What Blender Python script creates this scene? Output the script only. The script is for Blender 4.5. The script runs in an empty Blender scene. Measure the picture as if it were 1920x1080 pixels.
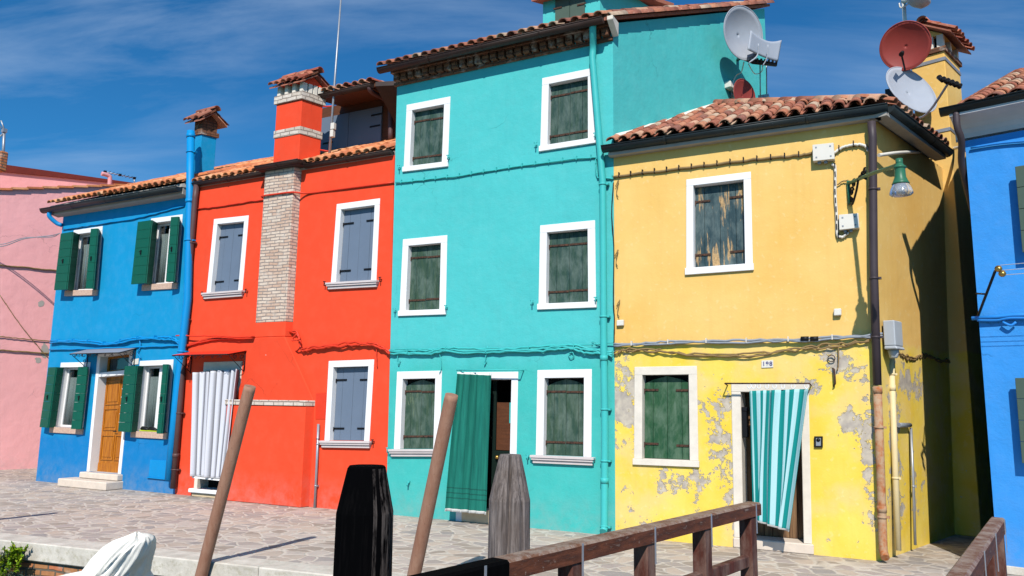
import bpy, bmesh, math, random
from mathutils import Vector, Matrix
from mathutils.geometry import delaunay_2d_cdt
random.seed(7)
SC = bpy.context.scene
COL = SC.collection
R = math.radians
PI = math.pi

# ------------------------------------------------------------------ survey
# The photograph's camera, recovered from the facade line; used to measure
# real positions on the wall planes (all of them in metres, z = 0 pavement).
CF, CP, CR, CY, CD, CH = 1434.68861, .150337714, .0137558125, .475451410, 9.92842485, 1.7
FW = Vector((-math.sin(CY)*math.cos(CP), math.cos(CY)*math.cos(CP), math.sin(CP)))
_r = Vector((math.cos(CY), math.sin(CY), 0)); _u = _r.cross(FW)
RT = _r*math.cos(CR) + _u*math.sin(CR)
UP = -_r*math.sin(CR) + _u*math.cos(CR)
CAM = Vector((0, -CD, CH))
def ray(px, py): return FW*CF + RT*(px-960) - UP*(py-540)
def hit(px, py, n, d):
    n = Vector(n); r = ray(px, py); return CAM + r*((d-n.dot(CAM))/n.dot(r))
def at(px, py, Y=0.0): return hit(px, py, (0, 1, 0), Y)
def F(px, py):
    q = at(px, py); return (q.x, q.z)
def G(px, py, z=0.0): return hit(px, py, (0, 0, 1), z)
DS = Vector((math.cos(R(72)), math.sin(R(72)), 0))     # direction of all side walls
NS = Vector((DS.y, -DS.x, 0))
def side(px, py, x0, out=0.0):
    return hit(px, py, NS, NS.dot(Vector((x0, 0, 0)))+out)
# right blue house frame
RU = Vector((.9728, -.2316, 0)); RV = Vector((.2316, .9728, 0)); RO = Vector((.75, -.02, 0))
def rh(px, py, out=0.0):
    return hit(px, py, RV, RV.dot(RO)-out)

# ------------------------------------------------------------------ objects
def tag(o, label=None, cat=None, group=None, kind=None):
    if label: o['label'] = label
    if cat: o['category'] = cat
    if group: o['group'] = group
    if kind: o['kind'] = kind
    return o
def empty(name, loc, label, cat, group=None):
    o = bpy.data.objects.new(name, None); COL.objects.link(o)
    o.location = loc; o.empty_display_size = .2
    return tag(o, label, cat, group)

class MB:
    def __init__(s, xf=None): s.v = []; s.f = []; s.m = []; s.sm = []; s.uv = {}; s.xf = xf
    def P(s, p):
        if s.xf: p = s.xf(*p)
        s.v.append(tuple(p)); return len(s.v)-1
    def face(s, idx, m=0, sm=False): s.f.append(tuple(idx)); s.m.append(m); s.sm.append(sm)
    def poly(s, pts, m=0, sm=False): s.face([s.P(p) for p in pts], m, sm)
    def box(s, a, b, m=0):
        x0, y0, z0 = a; x1, y1, z1 = b
        i = [s.P(p) for p in ((x0,y0,z0),(x1,y0,z0),(x1,y1,z0),(x0,y1,z0),(x0,y0,z1),(x1,y0,z1),(x1,y1,z1),(x0,y1,z1))]
        for q in ((0,3,2,1),(4,5,6,7),(0,1,5,4),(1,2,6,5),(2,3,7,6),(3,0,4,7)): s.face([i[k] for k in q], m)
        return s
    def hexa(s, p, m=0):          # 8 points: bottom loop, top loop
        i = [s.P(q) for q in p]
        for q in ((0,3,2,1),(4,5,6,7),(0,1,5,4),(1,2,6,5),(2,3,7,6),(3,0,4,7)): s.face([i[k] for k in q], m)
        return s
    def prism(s, loop, d, m=0):   # loop of 3D points extruded by vector d
        d = Vector(d); a = [s.P(p) for p in loop]; b = [s.P(Vector(p)+d) for p in loop]
        n = len(loop); s.face(a[::-1], m); s.face(b, m)
        for k in range(n): s.face((a[k], a[(k+1)%n], b[(k+1)%n], b[k]), m)
        return s
    def tube(s, pts, r, seg=8, m=0, sm=True, cap=True, closed=False):
        pts = [Vector(p) for p in pts]; n = len(pts); rs = r if isinstance(r, (list, tuple)) else [r]*n
        rings = []; ref = None
        for k in range(n):
            if closed: t = pts[(k+1)%n]-pts[k-1]
            elif k == 0: t = pts[1]-pts[0]
            elif k == n-1: t = pts[-1]-pts[-2]
            else: t = (pts[k+1]-pts[k]).normalized()+(pts[k]-pts[k-1]).normalized()
            if t.length < 1e-9: t = Vector((0,0,1))
            t.normalize()
            if ref is None:
                ref = Vector((0,0,1)) if abs(t.z) < .9 else Vector((1,0,0))
            a = ref-t*ref.dot(t)
            if a.length < 1e-4: a = Vector((0,1,0))-t*t.y
            a.normalize(); ref = a; b = t.cross(a)
            rings.append([s.P(pts[k]+(a*math.cos(2*PI*j/seg)+b*math.sin(2*PI*j/seg))*rs[k]) for j in range(seg)])
        for k in range(n if closed else n-1):
            A = rings[k]; B = rings[(k+1)%n]
            for j in range(seg): s.face((A[j], A[(j+1)%seg], B[(j+1)%seg], B[j]), m, sm)
        if cap and not closed: s.face(rings[0][::-1], m); s.face(rings[-1], m)
        return s
    def lathe(s, o, prof, seg=20, m=0, axis=(0,0,1), sm=True, cap=False):
        o = Vector(o); ax = Vector(axis).normalized()
        a = Vector((1,0,0)) if abs(ax.x) < .9 else Vector((0,1,0)); a = (a-ax*ax.dot(a)).normalized(); b = ax.cross(a)
        rings = [[s.P(o+ax*h+(a*math.cos(2*PI*j/seg)+b*math.sin(2*PI*j/seg))*max(r, 1e-4)) for j in range(seg)] for r, h in prof]
        for A, B in zip(rings, rings[1:]):
            for j in range(seg): s.face((A[j], A[(j+1)%seg], B[(j+1)%seg], B[j]), m, sm)
        if cap: s.face(rings[0][::-1], m); s.face(rings[-1], m)
        return s
    def build(s, name, mats, parent=None, bevel=0, label=None):
        me = bpy.data.meshes.new(name)
        if not isinstance(mats, (list, tuple)): mats = [mats]
        for x in mats: me.materials.append(x)
        org = Vector((0,0,0))
        if parent is not None: org = WL(parent)
        me.from_pydata([tuple(Vector(v)-org) for v in s.v], [], s.f)
        me.polygons.foreach_set('material_index', s.m); me.polygons.foreach_set('use_smooth', s.sm)
        bm = bmesh.new(); bm.from_mesh(me)
        bmesh.ops.recalc_face_normals(bm, faces=bm.faces)
        bm.to_mesh(me); bm.free()
        if s.uv:
            l = me.uv_layers.new(name='UVMap')
            for lp in me.loops: l.data[lp.index].uv = s.uv.get(lp.vertex_index, (0, 0))
        o = bpy.data.objects.new(name, me); COL.objects.link(o)
        if parent is not None: o.parent = parent
        if bevel:
            b = o.modifiers.new('bevel', 'BEVEL'); b.width = bevel; b.segments = 1; b.limit_method = 'ANGLE'; b.angle_limit = R(50)
        if label: o['label'] = label
        return o
def WL(o):
    v = Vector(o.location); p = o.parent
    while p is not None: v = v+Vector(p.location); p = p.parent
    return v
def struct(o): return tag(o, kind='structure')

# ------------------------------------------------------------------ materials
def srgb(r, g, b):
    f = lambda c: (c/12.92 if c <= .04045 else ((c+.055)/1.055)**2.4)
    return (f(r/255), f(g/255), f(b/255), 1)
class NT:
    def __init__(s, name):
        s.mat = bpy.data.materials.new(name); s.mat.use_nodes = True; s.t = s.mat.node_tree; s.t.nodes.clear()
        s.out = s.n('ShaderNodeOutputMaterial'); s.b = s.n('ShaderNodeBsdfPrincipled'); s.l(s.b.outputs[0], s.out.inputs[0])
        s.b.inputs['Specular IOR Level'].default_value = .3
        s.geo = s.n('ShaderNodeNewGeometry').outputs['Position']
    def n(s, ty, **k):
        q = s.t.nodes.new(ty)
        for a, v in k.items(): setattr(q, a, v)
        return q
    def l(s, a, b): s.t.links.new(a, b)
    def inp(s, sock, v):
        if isinstance(v, bpy.types.NodeSocket): s.l(v, sock)
        else: sock.default_value = v
    def mapv(s, v, scale=(1,1,1), rot=(0,0,0), loc=(0,0,0)):
        m = s.n('ShaderNodeMapping'); s.l(v, m.inputs[0]); m.inputs['Scale'].default_value = scale
        m.inputs['Rotation'].default_value = rot; m.inputs['Location'].default_value = loc; return m.outputs[0]
    def noise(s, scale, detail=4, rough=.55, vec=None, dist=0):
        q = s.n('ShaderNodeTexNoise'); s.l(vec or s.geo, q.inputs['Vector']); q.inputs['Scale'].default_value = scale
        q.inputs['Detail'].default_value = detail; q.inputs['Roughness'].default_value = rough; q.inputs['Distortion'].default_value = dist
        return q.outputs['Fac']
    def ramp(s, v, a, b, lo=0., hi=1.):
        q = s.n('ShaderNodeMapRange'); s.inp(q.inputs[0], v); q.inputs[1].default_value = a; q.inputs[2].default_value = b
        q.inputs[3].default_value = lo; q.inputs[4].default_value = hi; return q.outputs[0]
    def math(s, op, a, b=0., c=0., clamp=False):
        q = s.n('ShaderNodeMath', operation=op, use_clamp=clamp); s.inp(q.inputs[0], a); s.inp(q.inputs[1], b); s.inp(q.inputs[2], c); return q.outputs[0]
    def mix(s, f, a, b, blend='MIX'):
        q = s.n('ShaderNodeMix', data_type='RGBA', blend_type=blend); s.inp(q.inputs[0], f); s.inp(q.inputs[6], a); s.inp(q.inputs[7], b); return q.outputs[2]
    def bump(s, h, strength=.3, dist=.01, prev=None):
        q = s.n('ShaderNodeBump'); s.inp(q.inputs['Height'], h); q.inputs['Strength'].default_value = strength; q.inputs['Distance'].default_value = dist
        if prev is not None: s.l(prev, q.inputs['Normal'])
        return q.outputs[0]
    def sep(s, v=None):
        q = s.n('ShaderNodeSeparateXYZ'); s.l(v or s.geo, q.inputs[0]); return q.outputs
    def done(s, col, rough=.8, nrm=None, metal=0.):
        s.inp(s.b.inputs['Base Color'], col); s.inp(s.b.inputs['Roughness'], rough); s.b.inputs['Metallic'].default_value = metal
        if nrm is not None: s.l(nrm, s.b.inputs['Normal'])
        return s.mat
def scl(c, k): return (min(1, c[0]*k), min(1, c[1]*k), min(1, c[2]*k), 1)

def plaster(name, c, low=None, zlow=1.0, bump=.35, var=.1, warm=None):
    t = NT(name)
    base = c
    if low:
        z = t.sep()[2]; e = t.math('ADD', z, t.ramp(t.noise(1.2), 0, 1, -.25, .25))
        base = t.mix(t.ramp(e, zlow-.12, zlow+.12), low, c)
    n1 = t.noise(.9, 6, .6); col = t.mix(t.ramp(n1, .3, .72), t.mix(1., base, scl((1,1,1,1), 1-var), 'MULTIPLY'), base)
    n2 = t.noise(5, 5, .65); col = t.mix(t.ramp(n2, .45, .8, 0, .25), col, t.mix(.10, col, warm or (1,1,1,1)))
    st = t.noise(2.2, 4, .6, t.mapv(t.geo, (5, 5, .35))); col = t.mix(t.ramp(st, .52, .85, 0, .22), col, t.mix(1., col, (.76,.76,.78,1), 'MULTIPLY'))
    spk = t.noise(38, 3, .7); col = t.mix(t.ramp(spk, .66, .82, 0, .35), col, t.mix(1., col, (.6,.6,.62,1), 'MULTIPLY'))
    dz = t.sep()[2]; base_d = t.math('MULTIPLY', t.ramp(dz, .02, .55, 1, 0), t.ramp(t.noise(4, 5, .7), .38, .72))
    col = t.mix(t.math('MULTIPLY', base_d, .4), col, (.36,.33,.30,1))
    vc = t.n('ShaderNodeTexVoronoi', feature='DISTANCE_TO_EDGE'); wv = t.n('ShaderNodeTexNoise'); t.l(t.geo, wv.inputs['Vector']); wv.inputs['Scale'].default_value = 3; wv.inputs['Detail'].default_value = 5
    va = t.n('ShaderNodeVectorMath', operation='MULTIPLY_ADD'); t.l(wv.outputs['Color'], va.inputs[0]); va.inputs[1].default_value = (.5,.5,.5); t.l(t.geo, va.inputs[2]); t.l(va.outputs[0], vc.inputs['Vector']); vc.inputs['Scale'].default_value = .75
    ck = t.math('MULTIPLY', t.ramp(vc.outputs['Distance'], .002, .006, 1, 0), t.ramp(t.noise(.8, 2, .5, t.mapv(t.geo, loc=(5,5,5))), .56, .64))
    col = t.mix(t.math('MULTIPLY', ck, .45), col, t.mix(1., col, (.35,.35,.36,1), 'MULTIPLY'))
    pt = t.noise(1.5, 2, .4, t.mapv(t.geo, loc=(11,2,8))); col = t.mix(t.ramp(pt, .60, .62, 0, .12), col, t.mix(1., col, (.8,.82,.84,1), 'MULTIPLY'))
    b = t.bump(t.noise(3.5, 6, .55), bump, .03); b = t.bump(t.noise(46, 5, .65), bump*.8, .006, b)
    return t.done(col, .88, b)
def simple(name, c, rough=.6, var=.15, sc=6, bump=.1, bsc=30, metal=0., stretch=(1,1,1), c2=None, spec=.3):
    t = NT(name); v = t.mapv(t.geo, stretch)
    n = t.noise(sc, 5, .6, v); col = t.mix(t.ramp(n, .3, .7), scl(c, 1-var) if c2 is None else c2, c)
    b = t.bump(t.noise(bsc, 4, .6, v), bump, .004) if bump else None
    t.b.inputs['Specular IOR Level'].default_value = spec
    return t.done(col, rough, b, metal)

M = {}
M['pink'] = plaster('pink_plaster', srgb(252,178,176), bump=.5, var=.08)
M['blue'] = plaster('blue_plaster', srgb(0,144,196), srgb(0,122,186), 1.0, var=.07, bump=.22)
M['red'] = plaster('red_plaster', srgb(242,76,42), bump=.22, var=.09, warm=(1,.6,.4,1))
M['teal'] = plaster('teal_plaster', srgb(78,192,190), srgb(66,184,176), 2.3, bump=.5, var=.08)
M['azure'] = plaster('azure_plaster', srgb(56,148,226), bump=.55, var=.07)
M['white'] = simple('white_paint', srgb(240,238,236), .7, .06, 4, .12, 40)
M['oldwhite'] = simple('aged_white_stone', srgb(232,222,206), .8, .14, 7, .3, 25)
M['marble'] = simple('marble_sill', srgb(214,202,198), .5, .12, 5, .05, 20)
M['pinkstone'] = simple('pink_stone', srgb(214,182,160), .8, .3, 34, .25, 40, c2=srgb(178,150,134))
M['sand'] = simple('sand_stone', srgb(222,198,160), .85, .15, 12, .2, 40)
M['greyshut'] = simple('grey_blue_paint', srgb(108,122,140), .5, .08, 3, .06, 30)
M['gloss_green'] = simple('bright_green_paint', srgb(0,88,70), .6, .1, 3, .1, 40, stretch=(6,6,.5))
M['oxide'] = simple('olive_green_paint', srgb(76,94,82), .65, .12, 4, .1, 40)
M['iron'] = simple('black_iron', srgb(30,30,34), .5, .3, 20, .1, 60, .4)
M['rust'] = simple('rusty_iron', srgb(96,66,50), .85, .5, 30, .3, 90, c2=srgb(48,38,34))
M['gutter_dark'] = simple('dark_green_grey_gutter', srgb(44,52,54), .45, .3, 4, .05, 30)
M['gutter_brown'] = simple('weathered_brown_gutter', srgb(66,50,44), .5, .35, 5, .08, 30)
M['brownpipe'] = simple('brown_painted_pipe', srgb(96,70,68), .5, .2, 5, .05, 30)
M['darkpipe'] = simple('dark_grey_pipe', srgb(72,62,66), .5, .2, 5, .06, 30)
M['zinc'] = simple('galvanised_metal', srgb(170,174,180), .45, .2, 12, .05, 40, .5)
M['concrete'] = simple('eave_concrete', srgb(176,168,158), .9, .15, 6, .3, 20)
M['soffit'] = simple('white_grey_soffit', srgb(205,203,205), .85, .14, 3, .1, 20)
M['woodbrown'] = simple('brown_stained_timber', srgb(104,62,38), .7, .35, 6, .3, 30, stretch=(1,6,6))
M['cream_plastic'] = simple('white_plastic', srgb(224,218,206), .5, .05, 5, 0)
M['lightpipe'] = simple('cream_pvc_pipe', srgb(226,206,160), .55, .12, 6, .05, 30)
M['greyplastic'] = simple('grey_plastic', srgb(182,186,190), .5, .08, 6, .05, 30)
M['cablegrey'] = simple('grey_cable', srgb(150,156,164), .6, .2, 10, 0)
M['cablebrown'] = simple('brown_cable', srgb(150,122,80), .7, .3, 10, 0)
M['cableblack'] = simple('black_cable', srgb(40,34,34), .6, .2, 10, 0)
M['lampgreen'] = simple('lamp_green_enamel', srgb(52,112,84), .4, .15, 8, .04, 40)
M['dishgrey'] = simple('grey_dish_paint', srgb(170,175,184), .5, .1, 5, .03, 20)
M['dishred'] = simple('red_dish_paint', srgb(150,60,52), .55, .15, 5, .03, 20)
M['black'] = simple('black_plastic', srgb(22,22,24), .5, .2, 5, 0)
M['tar'] = simple('shade_black_wood', srgb(9,9,10), .9, .5, 14, .2, 30, stretch=(6,6,.5), spec=.03)  # near-black colour standing for shade on the handrail's left end
def m_poleb():
    t = NT('brown_painted_pole'); n = t.noise(3, 7, .7, t.mapv(t.geo, (7, 7, .9))); n2 = t.noise(30, 5, .75)
    col = t.mix(t.ramp(n, .35, .65), srgb(150,106,84), srgb(166,126,104)); col = t.mix(t.ramp(n2, .60, .68, 0, .6), col, srgb(112,80,66)); col = t.mix(t.ramp(n, .66, .72, 0, .6), col, srgb(186,162,144))
    return t.done(col, .65, t.bump(n, .35, .006, t.bump(n2, .3, .003)))
M['poleb'] = m_poleb()
M['stone_step'] = simple('step_stone', srgb(224,208,190), .8, .16, 9, .25, 30)
M['curt_white'] = simple('white_quilt', srgb(206,206,216), .9, .05, 8, .15, 60)
M['tarp'] = simple('white_tarpaulin', srgb(248,243,230), .75, .10, 5, .6, 9)
M['dark_in'] = simple('dark_interior', srgb(16,15,14), .9, .2, 3, 0)
M['darkgreendoor'] = simple('dark_green_door', srgb(16,34,28), .5, .2, 3, .05)
M['brass'] = simple('brass', srgb(190,150,80), .3, .1, 5, 0, metal=.8)
M['bluepaint'] = simple('blue_painted_metal', srgb(0,140,205), .5, .08, 4, .04, 30)
M['tealpaint'] = simple('teal_painted_metal', srgb(66,186,182), .5, .08, 4, .04, 30)
M['redpaint'] = simple('red_painted_metal', srgb(226,62,36), .5, .08, 4, .04, 30)
M['pinkpaint'] = simple('pink_painted_metal', srgb(232,160,160), .5, .08, 4, .04, 30)
M['azurepaint'] = simple('azure_painted_metal', srgb(40,136,220), .5, .08, 4, .04, 30)
M['rubber_yellow'] = simple('yellow_green_rubber', srgb(190,210,50), .5, .05, 5, 0)
M['numberblue'] = simple('blue_numeral_ink', srgb(52,52,120), .5, .05, 5, 0)
M['lacecurtain'] = simple('white_net_curtain', srgb(205,203,200), .9, .12, 14, .1, 30, stretch=(5,5,.2))
M['barge'] = simple('red_brown_barge_board', srgb(118,46,34), .6, .2, 6, .1, 30)
M['canopyplate'] = simple('grey_canopy_sheet', srgb(150,150,156), .4, .1, 5, .02, 10)

def m_yellow():
    t = NT('yellow_plaster'); x, y, z = t.sep()
    up = srgb(238,197,118); lo = srgb(240,212,100)
    e = t.math('ADD', z, t.ramp(t.noise(2.2, 5), 0, 1, -.1, .1))
    k = t.ramp(e, 2.47, 2.52)
    up2 = t.mix(t.ramp(t.noise(1.1, 5), .35, .7), up, srgb(233,184,98))
    lo2 = t.mix(t.ramp(t.noise(1.7, 5), .35, .65), lo, srgb(238,200,66))
    lo2 = t.mix(t.ramp(t.noise(1.9, 5, vec=t.mapv(t.geo, loc=(7,3,1))), .45, .62, 0, .8), lo2, srgb(238,204,128))
    col = t.mix(k, lo2, up2)
    # where the paint has come off: blotches, mostly around these spots
    spots = [(-3.42,1.75,.32,.6,.42),(-3.2,1.3,.25,.3,.2),(-2.2,1.75,.34,.35,.3),(-2.1,1.25,.3,.35,.3),(-2.55,.75,.5,.2,.3),(-2.0,.85,.3,.4,.26),
             (-.72,2.25,.28,.24,.36),(-.62,1.55,.2,.22,.36),(-.44,1.2,.09,1.3,.3),(-3.2,.45,.4,.35,.18),(-1.9,.35,.4,.3,.28),(-1.5,2.0,.2,.2,.05),(-1.02,1.95,.14,.16,.34),
             (-.16,1.4,.1,.9,.32),(.02,.9,.09,.5,.22),(-.02,2.05,.09,.22,.4),(.12,2.0,.08,.2,.3),(-.2,.55,.12,.4,.25)]
    dens = None
    for sx, sz, wx, wz, a in spots:
        dx = t.math('DIVIDE', t.math('SUBTRACT', x, sx), wx); dz = t.math('DIVIDE', t.math('SUBTRACT', z, sz), wz)
        d = t.math('ADD', t.math('MULTIPLY', dx, dx), t.math('MULTIPLY', dz, dz))
        g = t.math('MULTIPLY', t.math('POWER', 2.718, t.math('MULTIPLY', d, -1.)), a)
        dens = g if dens is None else t.math('MAXIMUM', dens, g)
    n = t.math('ADD', t.math('MULTIPLY', t.noise(3.0, 9, .7, dist=.5), .6), t.math('MULTIPLY', t.noise(9.5, 8, .7, dist=.3), .4))
    thr = t.math('SUBTRACT', .622, t.math('MULTIPLY', dens, .48))
    mask = t.math('MULTIPLY', t.ramp(t.math('SUBTRACT', n, thr), 0, .012), t.ramp(z, 2.35, 2.5, 1, 0))
    edge = t.math('MULTIPLY', t.ramp(t.math('SUBTRACT', n, t.math('SUBTRACT', thr, .010)), 0, .008), t.ramp(z, 2.35, 2.5, 1, 0))
    grey = t.mix(t.ramp(t.noise(9, 5), .35, .65), srgb(166,156,146), srgb(204,192,172))
    pale = srgb(250,240,205)
    col = t.mix(t.ramp(t.noise(14, 4), .6, .66, 0, .25), col, t.mix(.5, col, pale))
    col = t.mix(t.math('MULTIPLY', edge, .38), col, pale)
    col = t.mix(mask, col, grey)
    st = t.noise(2.2, 4, .6, t.mapv(t.geo, (5, 5, .35))); col = t.mix(t.ramp(st, .5, .85, 0, .25), col, t.mix(1., col, (.74,.7,.66,1), 'MULTIPLY'))
    b = t.bump(t.noise(3.5, 6, .55), .3, .03); b = t.bump(t.noise(46, 5, .65), .28, .006, b)
    b = t.bump(t.math('SUBTRACT', 1., mask), .9, .008, b)
    return t.done(col, .88, b)
M['yellow'] = m_yellow()

def m_weather(name, c, dirt, bare=None, barek=.6, streak=1.0):
    t = NT(name); v = t.mapv(t.geo, (14, 14, 1.3)); n = t.noise(1.6, 7, .65, v, .4)
    col = t.mix(t.ramp(n, .35, .65), c, dirt)
    n2 = t.noise(4.0, 7, .7, t.mapv(t.geo, (2, 2, .8)), .3); col = t.mix(t.ramp(n2, .42, .66, 0, .75), col, t.mix(.35, scl(c, 1.7), (.32,.34,.28,1)))
    if bare is not None:
        n3 = t.noise(.9, 8, .7, t.mapv(t.geo, (11, 11, 1.1)), .3)
        n4 = t.noise(1.8, 3, .5, t.mapv(t.geo, loc=(0,0,.3)))
        m = t.ramp(t.math('ADD', n3, t.math('MULTIPLY', n4, .5)), barek+.2, barek+.24)
        col = t.mix(m, col, t.mix(t.ramp(t.noise(30, 3), .4, .6), bare, scl(bare, .7)))
    return t.done(col, .7, t.bump(n, .4, .006))
M['oldgreen'] = m_weather('weathered_dark_green_paint', srgb(28,62,60), srgb(52,78,62))
M['oldgreen_worn'] = m_weather('scuffed_dark_green_paint', srgb(34,66,58), srgb(62,84,62), srgb(108,124,96), .72)
M['peelgreen'] = m_weather('peeling_green_paint', srgb(46,72,78), srgb(40,60,66), srgb(196,160,112), .60)
M['midgreen'] = m_weather('faded_green_paint', srgb(26,74,48), srgb(44,84,52), srgb(120,132,110), .78)
def m_oak():
    t = NT('silvered_oak'); v = t.mapv(t.geo, (34, 34, 1.6)); n = t.noise(1.5, 9, .72, v, .5); k = t.noise(4, 5, .6)
    col = t.mix(t.ramp(n, .34, .62), srgb(66,58,56), srgb(150,138,132)); col = t.mix(t.ramp(k, .45, .7, 0, .5), col, srgb(92,78,66))
    cr = t.noise(.9, 4, .6, t.mapv(t.geo, (60, 60, 1.0))); col = t.mix(t.ramp(cr, .64, .68), col, srgb(26,22,22))
    return t.done(col, .9, t.bump(n, .9, .012))
M['greywood'] = m_oak()
M['railpaint'] = m_weather('flaking_brown_paint', srgb(92,46,34), srgb(64,34,26), srgb(150,124,110), .70)
def m_railtop():
    t = NT('worn_rail_paint'); n = t.noise(9, 7, .7); n2 = t.noise(60, 4, .7)
    col = t.mix(t.ramp(n, .4, .62), srgb(112,74,52), srgb(154,134,118)); col = t.mix(t.ramp(n2, .55, .7, 0, .7), col, srgb(170,160,156))
    return t.done(col, .6, t.bump(n2, .4, .004))
M['railtop'] = m_railtop()
def m_beam():
    t = NT('worn_rail_beam_paint'); v = t.mapv(t.geo, (16, 1.6, 22), (0, 0, R(11))); n = t.noise(1.6, 8, .7, v, .2); n2 = t.noise(24, 5, .75)
    col = t.mix(t.ramp(n, .38, .62), srgb(112,64,42), srgb(72,42,30)); col = t.mix(t.ramp(n, .60, .68, 0, .8), col, srgb(150,128,114)); col = t.mix(t.ramp(n2, .62, .70, 0, .8), col, srgb(164,146,132))
    return t.done(col, .75, t.bump(n, .6, .008, t.bump(n2, .4, .004)))
M['railbeam'] = m_beam()
def m_postblack():
    # pile in shade: near-black colour holds the shade, grey right flank the sunlight
    t = NT('shaded_pile_timber'); n = t.noise(1.6, 7, .7, t.mapv(t.geo, (18, 18, 1.6)))
    col = t.mix(t.ramp(n, .52, .8, 0, .5), srgb(5,5,6), srgb(24,22,22))
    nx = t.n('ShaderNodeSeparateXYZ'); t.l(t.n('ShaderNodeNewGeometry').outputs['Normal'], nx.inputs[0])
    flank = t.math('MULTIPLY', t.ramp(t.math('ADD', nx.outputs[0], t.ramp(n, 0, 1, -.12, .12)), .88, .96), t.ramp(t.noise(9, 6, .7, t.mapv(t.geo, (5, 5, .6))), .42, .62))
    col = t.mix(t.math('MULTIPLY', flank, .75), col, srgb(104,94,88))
    t.b.inputs['Specular IOR Level'].default_value = .02
    return t.done(col, .95, t.bump(n, .5, .006))
M['pile'] = m_postblack()
def m_wooddoor():
    t = NT('varnished_orange_wood'); n = t.noise(2, 6, .6, t.mapv(t.geo, (16, 16, 1.2)))
    return t.done(t.mix(t.ramp(n, .35, .65), srgb(196,122,34), srgb(150,82,18)), .35, t.bump(n, .1, .003))
M['wooddoor'] = m_wooddoor()
def m_oldboards():
    t = NT('bare_door_boards'); n = t.noise(2, 6, .6, t.mapv(t.geo, (16, 16, 1.2)))
    return t.done(t.mix(t.ramp(n, .35, .65), srgb(140,108,76), srgb(80,56,40)), .8, t.bump(n, .3, .003))
M['oldboards'] = m_oldboards()
def m_tile(name, cols):
    t = NT(name); ri = t.n('ShaderNodeNewGeometry').outputs['Random Per Island']
    cr = t.n('ShaderNodeValToRGB'); t.l(ri, cr.inputs[0]); cr.color_ramp.interpolation = 'CONSTANT'
    while len(cr.color_ramp.elements) < len(cols): cr.color_ramp.elements.new(.5)
    for i, c in enumerate(cols): cr.color_ramp.elements[i].position = i/len(cols); cr.color_ramp.elements[i].color = c
    n = t.noise(11, 6, .7); col = t.mix(t.ramp(n, .45, .7, 0, .75), cr.outputs[0], t.mix(1., cr.outputs[0], (.55,.5,.48,1), 'MULTIPLY'))
    n2 = t.noise(26, 5, .7); col = t.mix(t.ramp(n2, .6, .72, 0, .7), col, srgb(196,186,168))
    return t.done(col, .9, t.bump(t.noise(50, 4), .4, .005))
M['tile'] = m_tile('terracotta_tile', [srgb(*c) for c in ((172,108,84),(188,130,100),(154,94,74),(196,152,124),(164,104,84),(140,92,78),(188,162,138),(176,112,84))])
M['tile_o'] = m_tile('orange_terracotta_tile', [srgb(*c) for c in ((222,142,92),(214,128,80),(230,158,110),(200,118,80),(226,170,128),(208,130,90))])
M['tile_r'] = m_tile('red_terracotta_tile', [srgb(*c) for c in ((170,92,70),(152,80,62),(186,112,86),(170,106,84),(138,74,60),(190,138,110))])
def m_brick(name, c1, c2, mo, w, h, ms, sx=1.0, coord='xz', bump=.8):
    t = NT(name); x, y, z = t.sep(); cb = t.n('ShaderNodeCombineXYZ')
    wob = t.ramp(t.noise(2.5, 3), 0, 1, -.03, .03)
    t.l(t.math('ADD', x, t.math('MULTIPLY', y, 1.0)), cb.inputs[0]); t.l(t.math('ADD', z, wob), cb.inputs[1])
    b = t.n('ShaderNodeTexBrick'); t.l(cb.outputs[0], b.inputs['Vector']); b.inputs['Scale'].default_value = 1
    b.inputs['Brick Width'].default_value = w; b.inputs['Row Height'].default_value = h; b.inputs['Mortar Size'].default_value = ms
    b.inputs['Mortar Smooth'].default_value = .3; b.inputs['Bias'].default_value = -.1
    b.inputs['Color1'].default_value = c1; b.inputs['Color2'].default_value = c2; b.inputs['Mortar'].default_value = mo
    col = t.mix(t.ramp(t.noise(16, 5, .7), .35, .7), t.mix(1., b.outputs[0], (.78,.76,.74,1), 'MULTIPLY'), b.outputs[0])
    col = t.mix(t.ramp(t.noise(5, 4), .55, .7, 0, .6), col, srgb(208,196,182))
    bp = t.bump(t.math('SUBTRACT', 1., b.outputs['Fac']), bump, .012); bp = t.bump(t.noise(40, 5), .5, .008, bp)
    return t.done(col, .92, bp)
M['brick_pale'] = m_brick('pale_salvaged_brick', srgb(226,206,186), srgb(206,170,146), srgb(150,140,136), .21, .056, .008)
M['brick_cornice'] = m_brick('dark_cornice_brick', srgb(140,96,70), srgb(104,70,52), srgb(80,60,50), .24, .06, .006)
M['brick_white'] = m_brick('limewashed_brick', srgb(226,214,200), srgb(210,194,176), srgb(160,146,134), .22, .07, .01)
M['brick_quay'] = m_brick('worn_canal_brick', srgb(202,124,86), srgb(176,128,84), srgb(112,102,88), .26, .075, .014, bump=1.)
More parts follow.
